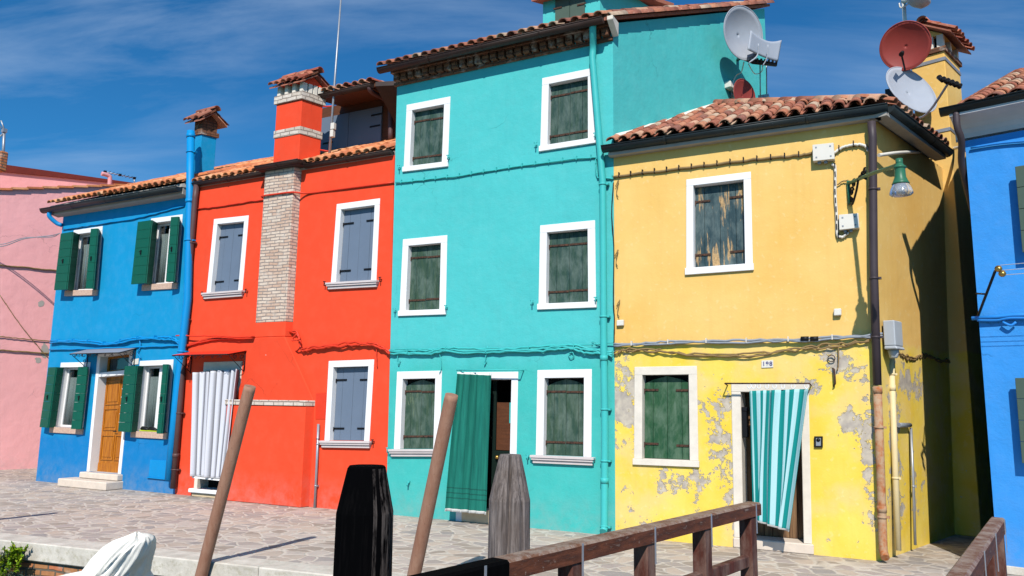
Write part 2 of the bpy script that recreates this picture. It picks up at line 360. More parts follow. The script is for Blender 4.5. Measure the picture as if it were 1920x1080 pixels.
def m_paving():
    t = NT('crazy_paving'); w = t.noise(1.6, 3); wv = t.n('ShaderNodeTexNoise'); t.l(t.geo, wv.inputs['Vector']); wv.inputs['Scale'].default_value = 2.2
    v = t.n('ShaderNodeVectorMath', operation='MULTIPLY_ADD'); t.l(wv.outputs['Color'], v.inputs[0]); v.inputs[1].default_value = (.22,.22,0); t.l(t.geo, v.inputs[2])
    vv = t.mapv(v.outputs[0], (1, 1.15, 0))
    a = t.n('ShaderNodeTexVoronoi', feature='DISTANCE_TO_EDGE'); b = t.n('ShaderNodeTexVoronoi', feature='F1')
    for q in (a, b): t.l(vv, q.inputs['Vector']); q.inputs['Scale'].default_value = 4.4; q.inputs['Randomness'].default_value = 1.0
    e = t.math('ADD', a.outputs['Distance'], t.ramp(t.noise(22, 3), 0, 1, -.03, .03))
    j = t.ramp(e, .03, .10)
    hs = t.n('ShaderNodeSeparateColor'); t.l(b.outputs['Color'], hs.inputs[0])
    cr = t.n('ShaderNodeValToRGB'); t.l(hs.outputs[0], cr.inputs[0]); cr.color_ramp.interpolation = 'CONSTANT'
    cs = ((172,160,150),(188,172,156),(160,152,146),(198,180,162),(176,162,154),(164,150,136),(194,182,170))
    while len(cr.color_ramp.elements) < len(cs): cr.color_ramp.elements.new(.5)
    for i, c in enumerate(cs): cr.color_ramp.elements[i].position = i/len(cs); cr.color_ramp.elements[i].color = srgb(*c)
    st = t.mix(t.ramp(t.noise(7, 6, .7), .35, .7, 0, .6), cr.outputs[0], t.mix(1., cr.outputs[0], (.72,.7,.7,1), 'MULTIPLY'))
    mo = t.mix(t.ramp(t.noise(5, 4), .3, .7), srgb(190,178,162), srgb(214,204,190))
    col = t.mix(j, mo, st)
    col = t.mix(t.ramp(t.noise(.7, 5, .6), .4, .75, 0, .35), col, srgb(196,184,172))
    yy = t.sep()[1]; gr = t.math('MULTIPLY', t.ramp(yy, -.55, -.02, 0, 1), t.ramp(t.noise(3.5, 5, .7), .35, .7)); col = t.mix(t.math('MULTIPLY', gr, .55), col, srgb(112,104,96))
    stn = t.noise(1.3, 6, .7, t.mapv(t.geo, loc=(3,9,0))); col = t.mix(t.ramp(stn, .56, .72, 0, .4), col, t.mix(1., col, (.66,.64,.62,1), 'MULTIPLY'))
    bp = t.bump(j, .6, .012); bp = t.bump(t.noise(28, 5), .35, .008, bp); bp = t.bump(hs.outputs[1], .25, .02, bp)
    return t.done(col, .85, bp)
M['paving'] = m_paving()
def m_kerb():
    t = NT('istrian_stone'); col = t.mix(t.ramp(t.noise(4, 6, .7), .35, .7), srgb(186,178,164), srgb(222,214,200))
    z = t.sep()[2]; lich = t.math('MULTIPLY', t.ramp(t.noise(13, 6, .75), .5, .66), t.ramp(z, -.03, -.01, 1, 0))
    col = t.mix(t.math('MULTIPLY', lich, .6), col, srgb(150,142,110))
    col = t.mix(t.ramp(t.noise(40, 4, .7), .62, .72, 0, .5), col, srgb(160,150,140))
    return t.done(col, .85, t.bump(t.noise(22, 6, .7), .5, .01))
M['kerb'] = m_kerb()
def m_water():
    t = NT('canal_water'); n = t.noise(3, 4, .6, t.mapv(t.geo, (1, 2, 1)))
    t.b.inputs['Specular IOR Level'].default_value = .5
    return t.done(srgb(38,66,60), .06, t.bump(n, .5, .05))
M['water'] = m_water()
def m_glass(name='window_glass', tint=(.75,.8,.8,1)):
    t = NT(name); t.b.inputs['Roughness'].default_value = .05; t.b.inputs['Base Color'].default_value = tint
    tr = t.n('ShaderNodeBsdfTransparent'); tr.inputs[0].default_value = tint
    g = t.n('ShaderNodeBsdfGlossy'); g.inputs['Roughness'].default_value = .03
    f = t.n('ShaderNodeValue'); f.outputs[0].default_value = .10; mx = t.n('ShaderNodeMixShader')
    t.l(f.outputs[0], mx.inputs[0]); t.l(tr.outputs[0], mx.inputs[1]); t.l(g.outputs[0], mx.inputs[2]); t.l(mx.outputs[0], t.out.inputs[0])
    return t.mat
M['glass'] = m_glass()
def m_lampglass():
    t = NT('ribbed_lamp_glass'); t.b.inputs['Roughness'].default_value = .15; t.b.inputs['Base Color'].default_value = (.8,.85,.95,1)
    t.b.inputs['Transmission Weight'].default_value = .75; t.b.inputs['IOR'].default_value = 1.3
    return t.mat
M['lampglass'] = m_lampglass()
def m_uv(name, fn):
    t = NT(name); uv = t.n('ShaderNodeUVMap').outputs[0]; return fn(t, t.sep(uv))
def _striped(t, uv):
    u, v = uv[0], uv[1]
    w = t.math('FRACT', t.math('MULTIPLY', u, 8.0)); m = t.math('GREATER_THAN', w, .5)
    col = t.mix(m, srgb(0,128,124), srgb(168,206,208))
    hem = t.math('LESS_THAN', v, .012); col = t.mix(hem, col, srgb(225,222,215))
    return t.done(col, .85, t.bump(t.noise(120, 2), .15, .002))
M['striped'] = m_uv('striped_awning_cloth', _striped)
def _tealc(t, uv):
    u, v = uv[0], uv[1]
    col = t.mix(t.ramp(t.noise(6, 4, .6, t.mapv(t.geo, (4,4,.3))), .35, .7), srgb(14,98,86), srgb(24,118,102))
    e = t.math('MAXIMUM', t.math('LESS_THAN', v, .02), t.math('GREATER_THAN', v, .985))
    col = t.mix(e, col, srgb(226,226,220))
    for a in (.095, .13, .165):
        k = t.math('LESS_THAN', t.math('ABSOLUTE', t.math('SUBTRACT', v, a)), .004); col = t.mix(t.math('MULTIPLY', k, .6), col, srgb(8,60,54))
    return t.done(col, .85, t.bump(t.noise(120, 2), .15, .002))
M['tealcloth'] = m_uv('teal_cotton_cloth', _tealc)
def _leaf(name, a, b):
    t = NT(name); ri = t.n('ShaderNodeNewGeometry').outputs['Random Per Island']; t.b.inputs['Subsurface Weight'].default_value = 0
    return t.done(t.mix(ri, a, b), .55)
M['leaf_lime'] = _leaf('lime_leaf', srgb(150,170,20), srgb(96,140,30))
M['leaf_grey'] = _leaf('grey_green_leaf', srgb(96,116,100), srgb(60,84,66))
M['stem'] = simple('plant_stem', srgb(96,84,50), .8)

# ------------------------------------------------------------------ generic pieces
def quadmap(TL, TR, BR, BL):
    """local (a, d, b): metres right, outward, up inside a wall quad -> world"""
    TL, TR, BR, BL = [Vector((p[0], 0, p[1])) for p in (TL, TR, BR, BL)]
    W = ((TR-TL).length+(BR-BL).length)/2; H = ((TL-BL).length+(TR-BR).length)/2
    def xf(a, d, b):
        u = a/W; v = b/H; q = (BL*(1-u)+BR*u)*(1-v)+(TL*(1-u)+TR*u)*v
        return (q.x, -d, q.z)
    return xf, W, H
def facade(loop, holes, y=0.0, front=None):
    """triangulated wall sheet with openings (points are x, z)"""
    vs = [Vector(p) for p in loop]; fs = [list(range(len(loop)))]; k = len(loop)
    for h in holes:
        vs += [Vector(p) for p in h]; fs.append(list(range(k, k+len(h)))); k += len(h)
    es = []
    for f in fs: es += [(f[i], f[(i+1) % len(f)]) for i in range(len(f))]
    v, e, f, _, _, of = delaunay_2d_cdt(vs, es, [], 0, 1e-5)
    def inside(p, poly):
        c = False
        for i in range(len(poly)):
            a = poly[i]; b = poly[i-1]
            if (a[1] > p[1]) != (b[1] > p[1]) and p[0] < (b[0]-a[0])*(p[1]-a[1])/(b[1]-a[1])+a[0]: c = not c
        return c
    out = []
    for t in f:
        c = sum((v[i] for i in t), Vector((0, 0)))/len(t)
        if inside(c, loop) and not any(inside(c, h) for h in holes): out.append(t)
    return v, out
def wall_mesh(mb, loop, holes, depth, m=0, zback=None):
    """front sheet with openings, plus side, back and top walls running back along DS"""
    v, fs = facade(loop, holes)
    base = [mb.P((p.x, 0, p.y)) for p in v]
    for t in fs: mb.face([base[i] for i in t], m)
    n = len(loop)
    for i in range(n):
        a = loop[i]; b = loop[(i+1) % n]
        if abs(a[1]) < 1e-6 and abs(b[1]) < 1e-6: continue
        A = Vector((a[0], 0, a[1])); B = Vector((b[0], 0, b[1])); D = DS*depth
        mb.poly([A, B, B+D, A+D], m)
    mb.poly([Vector((p[0], 0, p[1]))+DS*depth for p in loop], m)
def inset(q, e):
    c = [sum(p[0] for p in q)/4, sum(p[1] for p in q)/4]
    return [(p[0]+(e if p[0] < c[0] else -e), p[1]+(e if p[1] < c[1] else -e)) for p in q]

def hook(parent, x, z, mat='iron', s=1.0):
    m = MB(); m.tube([(x,0,z),(x,-.055*s,z)], .008*s, 5); m.tube([(x,-.055*s,z+.03*s),(x,-.055*s,z-.045*s)], .009*s, 5)
    m.tube([(x-.025*s,-.055*s,z+.028*s),(x+.025*s,-.055*s,z+.028*s)], .008*s, 5)
    return m.build('hook', M[mat], parent)

def window(house, quad, fw=.115, dep=.1, sill='box', shut='oldgreen', straps='full', strapmat='rust', frame='white',
           sillmat=None, hooks=None, hookmat='iron', fwt=None, silld=.035, sillh=.085, lab=None, arch=False):
    TL, TR, BR, BL = [F(*p) for p in quad]; xf, W, H = quadmap(TL, TR, BR, BL)
    fwt = fwt or fw; pr = .012
    fb = sillh if sill == 'box' else 0.0
    m = MB(xf)
    m.box((0,-dep-.06,H-fwt), (W,pr,H)); m.box((0,-dep-.06,fb), (fw,pr,H-fwt)); m.box((W-fw,-dep-.06,fb), (W,pr,H-fwt))
    w = m.build('window', M[frame], house, .004, lab)
    s = MB(xf)
    if sill == 'box': s.box((-.012,-dep-.06,0), (W+.012,silld,sillh))
    elif sill == 'mould':
        s.box((-.06,-dep-.05,-.035), (W+.06,.085,.0)); s.box((-.045,-.01,-.065), (W+.045,.07,-.035)); s.box((-.03,-.01,-.11), (W+.03,.045,-.065))
        fb = 0
    elif sill == 'stone': s.box((-.03,-dep-.1,-.13), (W+.02,.04,0))
    s.build('sill', M[sillmat or frame], w, .004)
    iw = W-2*fw; h0 = max(fb, .0); h1 = H-fwt; mid = W/2
    for k, (a, b) in enumerate(((fw, mid), (mid, W-fw))):
        lf = MB(xf); n = 2; bw = (b-a)/n; split = [.38, .62] if k == 0 else [.62, .38]
        e = a
        for j in range(n):
            ww = (b-a)*split[j]; dz = random.uniform(-.002, .002)
            if arch:
                y0, y1 = -dep-.03, -dep; L = e+.002; Rr = e+ww-.002
                def topz(q): return h1-.012-.10*abs((q-mid)/(iw/2))**1.6
                lf.hexa([(L,y0,h0+.004),(Rr,y0,h0+.004),(Rr,y1,h0+.004),(L,y1,h0+.004),(L,y0,topz(L)),(Rr,y0,topz(Rr)),(Rr,y1,topz(Rr)),(L,y1,topz(L))])
            else: lf.box((e+.002,-dep-.03+dz,h0+.004), (e+ww-.002,-dep+dz,h1-.006))
            e += ww
        sh = lf.build('shutter', M[shut], w, .003)
        for zz in (.17, .82):
            hg = MB(xf)
            z = h0+(h1-h0)*zz+random.uniform(-.008, .008); ln = (b-a)*(.98 if straps == 'full' else .62)
            p0, p1 = (a, a+ln) if k == 0 else (b-ln, b)
            hg.box((p0,-dep+.002,z-.014), (p1,-dep+.012,z+.014))
            q = a if k == 0 else b
            hg.box((q-.012,-dep+.004,z-.045), (q+.012,-dep+.02,z+.02))
            for j in range(3): hg.box((p0+(p1-p0)*(.2+.3*j)-.006,-dep+.012,z-.006), (p0+(p1-p0)*(.2+.3*j)+.006,-dep+.018,z+.006))
            hg.build('hinge', M[strapmat], sh)
    if h0 >= 0: # dark backing right behind the boards
        bk = MB(xf); bk.box((fw*.5,-dep-.055,max(0,h0)), (W-fw*.5,-dep-.045,h1+.01)); bk.build('backing', M['dark_in'], w)
    for hx, hz in (hooks or ()):
        X, Z = F(hx, hz); hook(w, X, Z, hookmat)
    return [TL, TR, BR, BL]

def blue_window(house, quad, leafL, leafR, fwt=.10, lab=None):
    """casement with white frame, net curtain and folding green shutters"""
    TL, TR, BR, BL = [F(*p) for p in quad]; xf, W, H = quadmap(TL, TR, BR, BL); fw = .09; dep = .11
    m = MB(xf); m.box((0,-dep-.08,H-fwt), (W,.012,H)); m.box((0,-dep-.08,0), (fw,.012,H-fwt)); m.box((W-fw,-dep-.08,0), (W,.012,H-fwt))
    w = m.build('window', M['white'], house, .004, lab)
    s = MB(xf); s.box((-.03,-dep-.08,-.12), (W+.02,.035,0)); s.build('sill', M['pinkstone'], w, .006)
    c = MB(xf); x0, x1, z0, z1 = fw, W-fw, .0, H-fwt; t = .042
    mid = (x0+x1)/2
    for a, b in ((x0, mid), (mid, x1)):
        c.box((a,-dep-.04,z0), (a+t,-dep,z1)); c.box((b-t,-dep-.04,z0), (b,-dep,z1)); c.box((a+t,-dep-.04,z0), (b-t,-dep,z0+t)); c.box((a+t,-dep-.04,z1-t), (b-t,-dep,z1))
    c.build('casement', M['white'], w, .003)
    g = MB(xf); g.box((x0+t,-dep-.022,z0+t), (mid-t,-dep-.018,z1-t)); g.box((mid+t,-dep-.022,z0+t), (x1-t,-dep-.018,z1-t)); g.build('pane', M['glass'], w)
    k = MB(xf); n = 40
    rows = [(z0, z1-.2)]
    for (a, b) in rows:
        for i in range(n):
            u0, u1 = x0+(x1-x0)*i/n, x0+(x1-x0)*(i+1)/n
            d0 = -dep-.052+.010*math.sin(i*1.9); d1 = -dep-.052+.010*math.sin((i+1)*1.9)
            k.poly([(u0,d0,a),(u1,d1,a),(u1,d1,b),(u0,d0,b)], 0, True)
    o = k.build('net_curtain', M['lacecurtain'], w); sd = o.modifiers.new('s', 'SOLIDIFY'); sd.thickness = .003
    bk = MB(xf); bk.box((0,-dep-.30,-.02), (W,-dep-.28,H)); bk.box((0,-dep-.28,-.02),(.02,-dep-.08,H)); bk.box((W-.02,-dep-.28,-.02),(W,-dep-.08,H))
    bk.box((.02,-dep-.28,H-.02),(W-.02,-dep-.08,H)); bk.build('backing', M['dark_in'], w)
    z0s, z1s = -.015, H-fwt+.0
    def leaf(p, q, boards=7):
        l = MB(xf); p = Vector(p); q = Vector(q); d = (q-p).normalized(); nn = Vector((-d.y, d.x))*.016
        for i in range(boards):
            a = z0s+(z1s-z0s)*i/boards+.0018; b = z0s+(z1s-z0s)*(i+1)/boards-.0018
            pp = [p+nn, q+nn, q-nn, p-nn]
            l.hexa([(c2.x, c2.y, a) for c2 in pp]+[(c2.x, c2.y, b) for c2 in pp])
        return l
    for nm, pts in (('L', leafL), ('R', leafR)):
        last = None
        for i in range(len(pts)-1):
            sh = leaf(pts[i], pts[i+1]).build('shutter', M['gloss_green'], w, .002)
        # latch on the outer leaf
        p = (Vector(pts[1])+Vector(pts[2]))/2 if len(pts) > 2 else (Vector(pts[0])+Vector(pts[1]))/2
        lt = MB(xf); lt.box((p.x-.01, p.y+.018, H*.42), (p.x+.01, p.y+.035, H*.42+.09)); lt.box((p.x-.06, p.y+.018, H*.42+.06), (p.x+.01, p.y+.026, H*.42+.07))
        lt.build('latch', M['iron'], sh)
    return [TL, TR, BR, BL]

def gutter_mesh(mb, A, B, r=.065, th=.006, seams=1.1, ends=True, m=0, out=Vector((0,-1,0))):
    """half-round gutter from A to B (axis points at rim level)"""
    A = Vector(A); B = Vector(B); d = (B-A).normalized(); seg = 8
    def ring(P, rr): return [mb.P(P+out*(math.cos(PI*j/seg)*rr)-Vector((0,0,1))*(math.sin(PI*j/seg)*rr)) for j in range(seg+1)]
    a, b = ring(A, r), ring(B, r); c, e = ring(A, r-th), ring(B, r-th)
    for j in range(seg):
        mb.face((a[j], a[j+1], b[j+1], b[j]), m, True); mb.face((c[j], e[j], e[j+1], c[j+1]), m, True)
    mb.face((a[0], b[0], e[0], c[0]), m); mb.face((a[-1], c[-1], e[-1], b[-1]), m)
    if ends:
        mb.face(a[::-1], m); mb.face(b, m)
    mb.tube([A+out*r, B+out*r], .009, 6, m)
    L = (B-A).length; n = max(1, int(L/seams))
    for i in range(1, n+1):
        P = A+d*(L*i/(n+1)); q = [ring(P-d*.014, r+.007), ring(P+d*.014, r+.007)]
        for j in range(seg): mb.face((q[0][j], q[0][j+1], q[1][j+1], q[1][j]), m, True)
def pipe(parent, pts, r, mat, clips=(), name='downpipe', seg=12, joints=()):
    m = MB(); pts = [Vector(p) for p in pts]; m.tube(pts, r, seg)
    for i, k in joints:
        a, b = pts[i], pts[i+1]; c = a.lerp(b, k); d = (b-a).normalized()*.035
        m.tube([c-d, c+d], r*1.13, seg)
    for i, k in clips:
        a, b = pts[i], pts[i+1]; c = a.lerp(b, k); d = (b-a).normalized()*.012
        m.tube([c-d, c+d], r*1.16, seg); m.box((c.x+r*.9, c.y-.01, c.z-.012), (c.x+r*1.7, c.y+.05, c.z+.012))
    return m.build(name, M[mat] if isinstance(mat, str) else mat, parent)
def smooth(pts, n=6):
    pts = [Vector(p) for p in pts]; out = []
    P = [pts[0]*2-pts[1]]+pts+[pts[-1]*2-pts[-2]]
    for i in range(1, len(P)-2):
        for k in range(n):
            t = k/n; a, b, c, d = P[i-1], P[i], P[i+1], P[i+2]
            out.append(.5*((2*b)+(-a+c)*t+(2*a-5*b+4*c-d)*t*t+(-a+3*b-3*c+d)*t**3))
    out.append(pts[-1]); return out
def cable(parent, px, r, mat, out=.03, clips=0, wob=.008, name='cable', strands=1, fn=None, clipmat='iron', label=None):
    """cable pinned along the wall; px are surveyed points of its run"""
    fn = fn or (lambda x, y: at(x, y, -out)); m = MB()
    for s in range(strands):
        pts = smooth([fn(*p) for p in px], 8)
        pts = [p+Vector((0, random.uniform(-.5,.5)*wob, random.uniform(-1,1)*wob+(s-(strands-1)/2)*r*1.7+(.006*math.sin(i*.5+s*2) if strands > 1 else 0))) for i, p in enumerate(pts)]
        m.tube(pts, r, 6)
    if clips:
        pts = smooth([fn(*p) for p in px], 8); L = sum((pts[i+1]-pts[i]).length for i in range(len(pts)-1)); n = int(L/clips); acc = 0; nx = clips*.5
        for i in range(len(pts)-1):
            l = (pts[i+1]-pts[i]).length
            while acc+l > nx:
                c = pts[i].lerp(pts[i+1], (nx-acc)/l); m.box((c.x-.006, c.y-r-.004, c.z-r-.004), (c.x+.006, c.y+out, c.z+r+.03), 1); nx += clips
            acc += l
    return m.build(name, [M[mat], M[clipmat]], parent, label=label)

def tiles(mb, O, ux, us, width, length, pitch=.175, clip=None, m=0, r=.075, exp=.32):
    """Roman tiles: rows of convex cover tiles over concave channels, each tile a thin curved shell"""
    O = Vector(O); ux = Vector(ux).normalized(); us = Vector(us).normalized(); nn = ux.cross(us).normalized()
    if nn.z < 0: nn = -nn
    def shell(c, up, r0, r1, L, th, sg, rot):
        seg = 6; a = us*math.cos(rot)+ux*math.sin(rot); b = ux*math.cos(rot)-us*math.sin(rot)
        def ring(P, rr): return [mb.P(P+b*(math.cos(PI*j/seg)*rr)+nn*(sg*math.sin(PI*j/seg)*rr*.78)) for j in range(seg+1)]
        o0, o1 = ring(c, r0), ring(c+a*L, r1); i0, i1 = ring(c, r0-th), ring(c+a*L, r1-th)
        for j in range(seg):
            mb.face((o0[j], o0[j+1], o1[j+1], o1[j]), m, True); mb.face((i0[j], i1[j], i1[j+1], i0[j+1]), m, True)
            mb.face((o0[j], i0[j], i0[j+1], o0[j+1]), m)
    nc = int(width/pitch); nr = int(length/exp)+1
    for i in range(nc+1):
        for k in range(nr):
            s = k*exp; x = (i+.5)*pitch
            for kind in (0, 1):
                xx = x if kind == 0 else x+pitch/2
                if xx > width or (clip and not clip(xx, s+exp*.5)): continue
                c = O+ux*(xx+random.uniform(-.008,.008))+us*(s+random.uniform(-.02,.02)-.02)
                rot = random.uniform(-.035,.035)
                if kind == 0: shell(c+nn*(.045+random.uniform(0,.010)), 1, r, r*.8, min(exp+.1, length-s+.03), .014, 1, rot)
                else: shell(c+nn*.062+us*(.10 if k == 0 else 0), 1, r*.9, r*.78, min(exp+.1, length-s+.03)-(.10 if k == 0 else 0), .013, -1, rot)
def ridge_tiles(mb, A, B, r=.1, m=0, L=.38):
    A = Vector(A); B = Vector(B); d = (B-A).normalized(); n = max(1, int((B-A).length/L)); side_ = d.cross(Vector((0,0,1))).normalized(); nn = side_.cross(d).normalized(); seg = 6
    step = (B-A).length/n
    for i in range(n):
        P = A+d*step*i; Q = A+d*(step*(i+1)+.05)
        def ring(P, rr): return [mb.P(P+side_*(math.cos(PI*j/seg)*rr)+nn*(math.sin(PI*j/seg)*rr*.9)) for j in range(seg+1)]
        o0, o1, i0, i1 = ring(P, r*.88), ring(Q, r), ring(P, r*.88-.015), ring(Q, r-.015)
        for j in range(seg):
            mb.face((o0[j], o0[j+1], o1[j+1], o1[j]), m, True); mb.face((i0[j], i1[j], i1[j+1], i0[j+1]), m, True)
            mb.face((o0[j], i0[j], i0[j+1], o0[j+1]), m); mb.face((o1[j], o1[j+1], i1[j+1], i1[j]), m)

def curtain(name, TL, TR, BR, BL, folds, amp, mat, label, cat='curtain', nu=96, nv=40, fx=None, th=.006, sharp=0, warp=0.):
    TL, TR, BR, BL = map(Vector, (TL, TR, BR, BL)); mb = MB(); idx = {}
    for j in range(nv+1):
        v = j/nv
        for i in range(nu+1):
            u = i/nu
            uu, vv = (fx(u, v) if fx else (u, v)); uu += warp*math.sin(2*PI*uu*1.5+2.2*(1-v))*math.sin(PI*uu)*(.4+.6*(1-v))+warp*.5*math.sin(2*PI*uu*3.7+1.5*v)*math.sin(PI*uu)
            q = (BL*(1-uu)+BR*uu)*(1-vv)+(TL*(1-uu)+TR*uu)*vv
            ph = 2*PI*folds*u+.7*math.sin(3*v+u*4)*(1-v)
            w = math.sin(ph)
            if sharp: w = abs(math.sin(PI*folds*u+.0))**.55*2-1
            a = amp*(.55+.45*math.sin(u*13+1.3))*(.55+.45*v if not sharp else 1)+amp*.35*math.sin(u*29+v*3)*(1-v)*.4
            q = q+Vector((amp*.3*math.cos(ph) if not sharp else 0, -a*w, 0))
            idx[i, j] = mb.P(q); mb.uv[idx[i, j]] = (u, v)
    for j in range(nv):
        for i in range(nu): mb.face((idx[i,j], idx[i+1,j], idx[i+1,j+1], idx[i,j+1]), 0, True)
    o = mb.build(name, mat); sd = o.modifiers.new('s', 'SOLIDIFY'); sd.thickness = th
    tag(o, label, cat); return o
# ================================================================== SETTING
KD = Vector((4.94, .56, 0)).normalized(); KN = Vector((KD.y, -KD.x, 0))      # kerb direction, outward to the water
K0 = Vector((-10.36, -3.93, 0))
mb = MB(); a = K0-KD*70; b = K0+KD*70
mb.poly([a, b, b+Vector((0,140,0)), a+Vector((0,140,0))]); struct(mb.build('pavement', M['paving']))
mb = MB(); w0 = a+KN*.3; w1 = b+KN*.3
mb.poly([(w0.x,w0.y+1,-.95),(w0.x,w0.y-150,-.95),(w1.x,w1.y-150,-.95),(w1.x,w1.y+1,-.95)]); struct(mb.build('water', M['water']))
mb = MB(); s = -26
while s < 22:
    L = random.uniform(1.1, 1.9); e = random.uniform(-.006, .006); h = .006+random.uniform(-.003, .004)
    p = [K0+KD*(s+.004)-KN*.0, K0+KD*(s+L-.004), K0+KD*(s+L-.004)+KN*(.36+e), K0+KD*(s+.004)+KN*(.36+e)]
    mb.hexa([(q.x,q.y,-.2) for q in p]+[(q.x,q.y,h) for q in p]); s += L
struct(mb.build('kerb', M['kerb'], bevel=.012))
qw = MB(); p = [K0-KD*60+KN*.02, K0+KD*40+KN*.02, K0+KD*40+KN*.31, K0-KD*60+KN*.31]
qw.hexa([(q.x,q.y,-1.6) for q in p]+[(q.x,q.y,-.205) for q in p])
tag(qw.build('quay_wall', M['brick_quay']), 'worn orange brick quay wall below the white stone kerb', 'wall')

# ================================================================== PINK HOUSE
pk = empty('pink_house', (-19.45, 0, 0), 'pale pink house at the far left with grey plaster patches and stepped tile verge', 'house')
def sp(x0, s, z, out=0): return Vector((x0, 0, z))+DS*s+NS*out
mb = MB(); X0 = -19.45
zr = lambda s: 6.66+.255*(s-.4)
mb.prism([sp(X0,-3,0), sp(X0,7,0), sp(X0,7,zr(7)), sp(X0,-3,zr(-3))], -NS*6)
mb.build('wall', M['pink'], pk)
mb = MB()
s = -3
while s < 6.8:
    A = sp(X0, s, zr(s)-.0, .07); B = sp(X0, s+.36, zr(s+.36)-.0-.03, .07)
    mb.prism([A, B, B+Vector((0,0,.05)), A+Vector((0,0,.05))], -NS*6.1); s += .33
mb.build('roof', M['tile_o'], pk)
X1 = -22.5
a = side(0,322,X1); b = side(228,345,X1)
mb = MB(); dirv = (b-a); A = a-dirv*1.5; B = b+dirv*.12
mb.prism([A, B, Vector((B.x,B.y,3)), Vector((A.x,A.y,3))], -NS*4); mb.build('upper_wall', M['pink'], pk)
h = side(0,305,X1).z-a.z; mb = MB(); nn = NS*.06
mb.prism([A+nn, B+nn, B+nn+Vector((0,0,.06)), A+nn+Vector((0,0,h*1.6))], -NS*4.1); mb.build('barge_board', M['barge'], pk)
for (px, py, w, hh) in ((77,570,9,8),(84,655,9,20),(72,676,8,10)):
    mb = MB(); loop = []
    for i in range(14):
        r = random.uniform(.6, 1.15); loop.append(side(px+w*r*math.cos(2*PI*i/14)*.9, py+hh*r*math.sin(2*PI*i/14)*.8, X0, .004))
    mb.prism(loop, -NS*.003); mb.build('plaster_patch', M['concrete'], pk)
sd = lambda x, y: side(x, y, X0, .03)
cable(pk, [(-40,488),(0,497),(55,502),(118,509)], .018, 'cablebrown', fn=sd, clips=0)
cable(pk, [(-40,628),(0,631),(50,636),(110,641)], .012, 'cablebrown', fn=sd)
cable(pk, [(-40,652),(0,656),(50,660),(110,664)], .016, 'cablebrown', fn=sd)
cable(pk, [(0,553),(30,598),(60,636),(92,673)], .009, 'cablebrown', fn=sd)
m = MB(); p0 = side(208,365,X0,.0); top = side(208,330,X0,0); q = side(197,326,X0,0)
vp = MB(); vp.tube(smooth([p0-NS*.2, Vector((p0.x,p0.y,top.z))-NS*.2+Vector((0,0,-.05)), Vector((p0.x,p0.y,top.z+.05))-NS*.2+DS*-.05, Vector((p0.x,p0.y,top.z+.07))-NS*.2-DS*.22], 5), .055, 12)
vp.build('vent_pipe', M['pinkpaint'], pk)
# loose cable strung from the pink wall to the blue house corner
cb = MB(); A = Vector((-16.08,-.04,5.2)); pts = [side(-60,455,X0,.1), side(0,462,X0,.4), side(45,448,X0,1.2), at(95,436,.0)+Vector((-.3,.2,0)), A]
cb.tube(smooth(pts, 8), .012, 5); pts = [p+Vector((0,0,.05*math.sin(i*1.3))) for i, p in enumerate(pts)]; pts[-1] = A; cb.tube(smooth(pts, 8), .010, 5)
tag(cb.build('overhead_cable', M['cablegrey']), 'thin cables strung from the pink wall to the corner of the blue house', 'cable')

# ================================================================== ROOF helper
def gable_roof(house, x0, x1, ze, oh, tanp, half, mat, xtop=None, tilerows=None, name='roof'):
    """solid roof wedge + Roman tiles on the front slope; skewed like the party walls"""
    mb = MB(); E = lambda s, z, x: Vector((x, 0, z))+DS*s
    mb.prism([E(-oh, ze, x0), E(half, ze+tanp*(half+oh), x0), E(2*half, ze, x0), E(2*half, ze-.06, x0), E(-oh, ze-.06, x0)], Vector((x1-x0, 0, 0)), 1)
    us = (DS+Vector((0,0,tanp))); L = us.length*(half+oh)
    tiles(mb, E(-oh-.05, ze+.005, x0+.02), (1,0,0), us, x1-x0-.02, min(L, tilerows or L), pitch=.17)
    return mb.build(name, [M[mat], M['concrete']], house)

# ================================================================== BLUE HOUSE
bh = empty('blue_house', (-14, 0, 0), 'bright blue two-storey house with open green shutters and a varnished wooden door', 'house')
BW = [[(139,432),(193,424),(183,543),(126,545)],[(284,410),(343,402),(333,530),(271,534)],[(115,680),(170,679),(156,803),(98,800)],[(263,677),(326,674),(314,811),(250,808)]]
_w = lambda q: quadmap(*[F(*p) for p in q])[1]
labs = ['upper left window of the blue house, its left shutter swung past the wall corner', 'upper right window beside the blue drainpipe', 'ground floor window left of the wooden door', 'ground floor window with shoes on its sill']
holes = []
for i, q in enumerate(BW):
    W = _w(q)
    if i < 2: LL = [(.09,.0),(.30,.20),(-.13,.19)] if i == 0 else [(.09,.0),(.33,.19),(-.12,.20)]
    else: LL = [(.09,.0),(.02,.16),(-.25,.10)] if i == 2 else [(.09,.0),(.06,.17),(-.22,.16)]
    LL = [(.16,-.02),(.29,.20),(-.12,.19)] if i < 2 else ([(.09,.0),(.12,.16),(-.2,.12)] if i == 2 else [(.09,.0),(.16,.18),(-.2,.16)])
    RR = [(W-.09,.0),(W+.13,.19),(W-.04,.22)] if i < 2 else ([(W-.09,.0),(W-.12,.16),(W+.12,.12)] if i == 2 else [(W-.09,.0),(W+.10,.2),(W+.0,.22)])
    q2 = blue_window(bh, q, LL, RR, lab=labs[i], fwt=.1)
    holes.append(inset(q2, -.006) if False else [(p[0], p[1]) for p in q2])
DQ = [(184,664),(250,655),(227,889),(163,884)]
dq = [F(*p) for p in DQ]; dz0 = min(dq[2][1], dq[3][1])
holes = [inset(h, .004) for h in holes]+[inset(dq, .004)]
mb = MB(); wall_mesh(mb, [(-16.07,0),(-11.93,0),(-12.03,5.60),(-16.07,5.60)], holes, 6.4); mb.build('wall', M['blue'], bh)
xf, W, H = quadmap(*dq); fw = .085; dep = .17
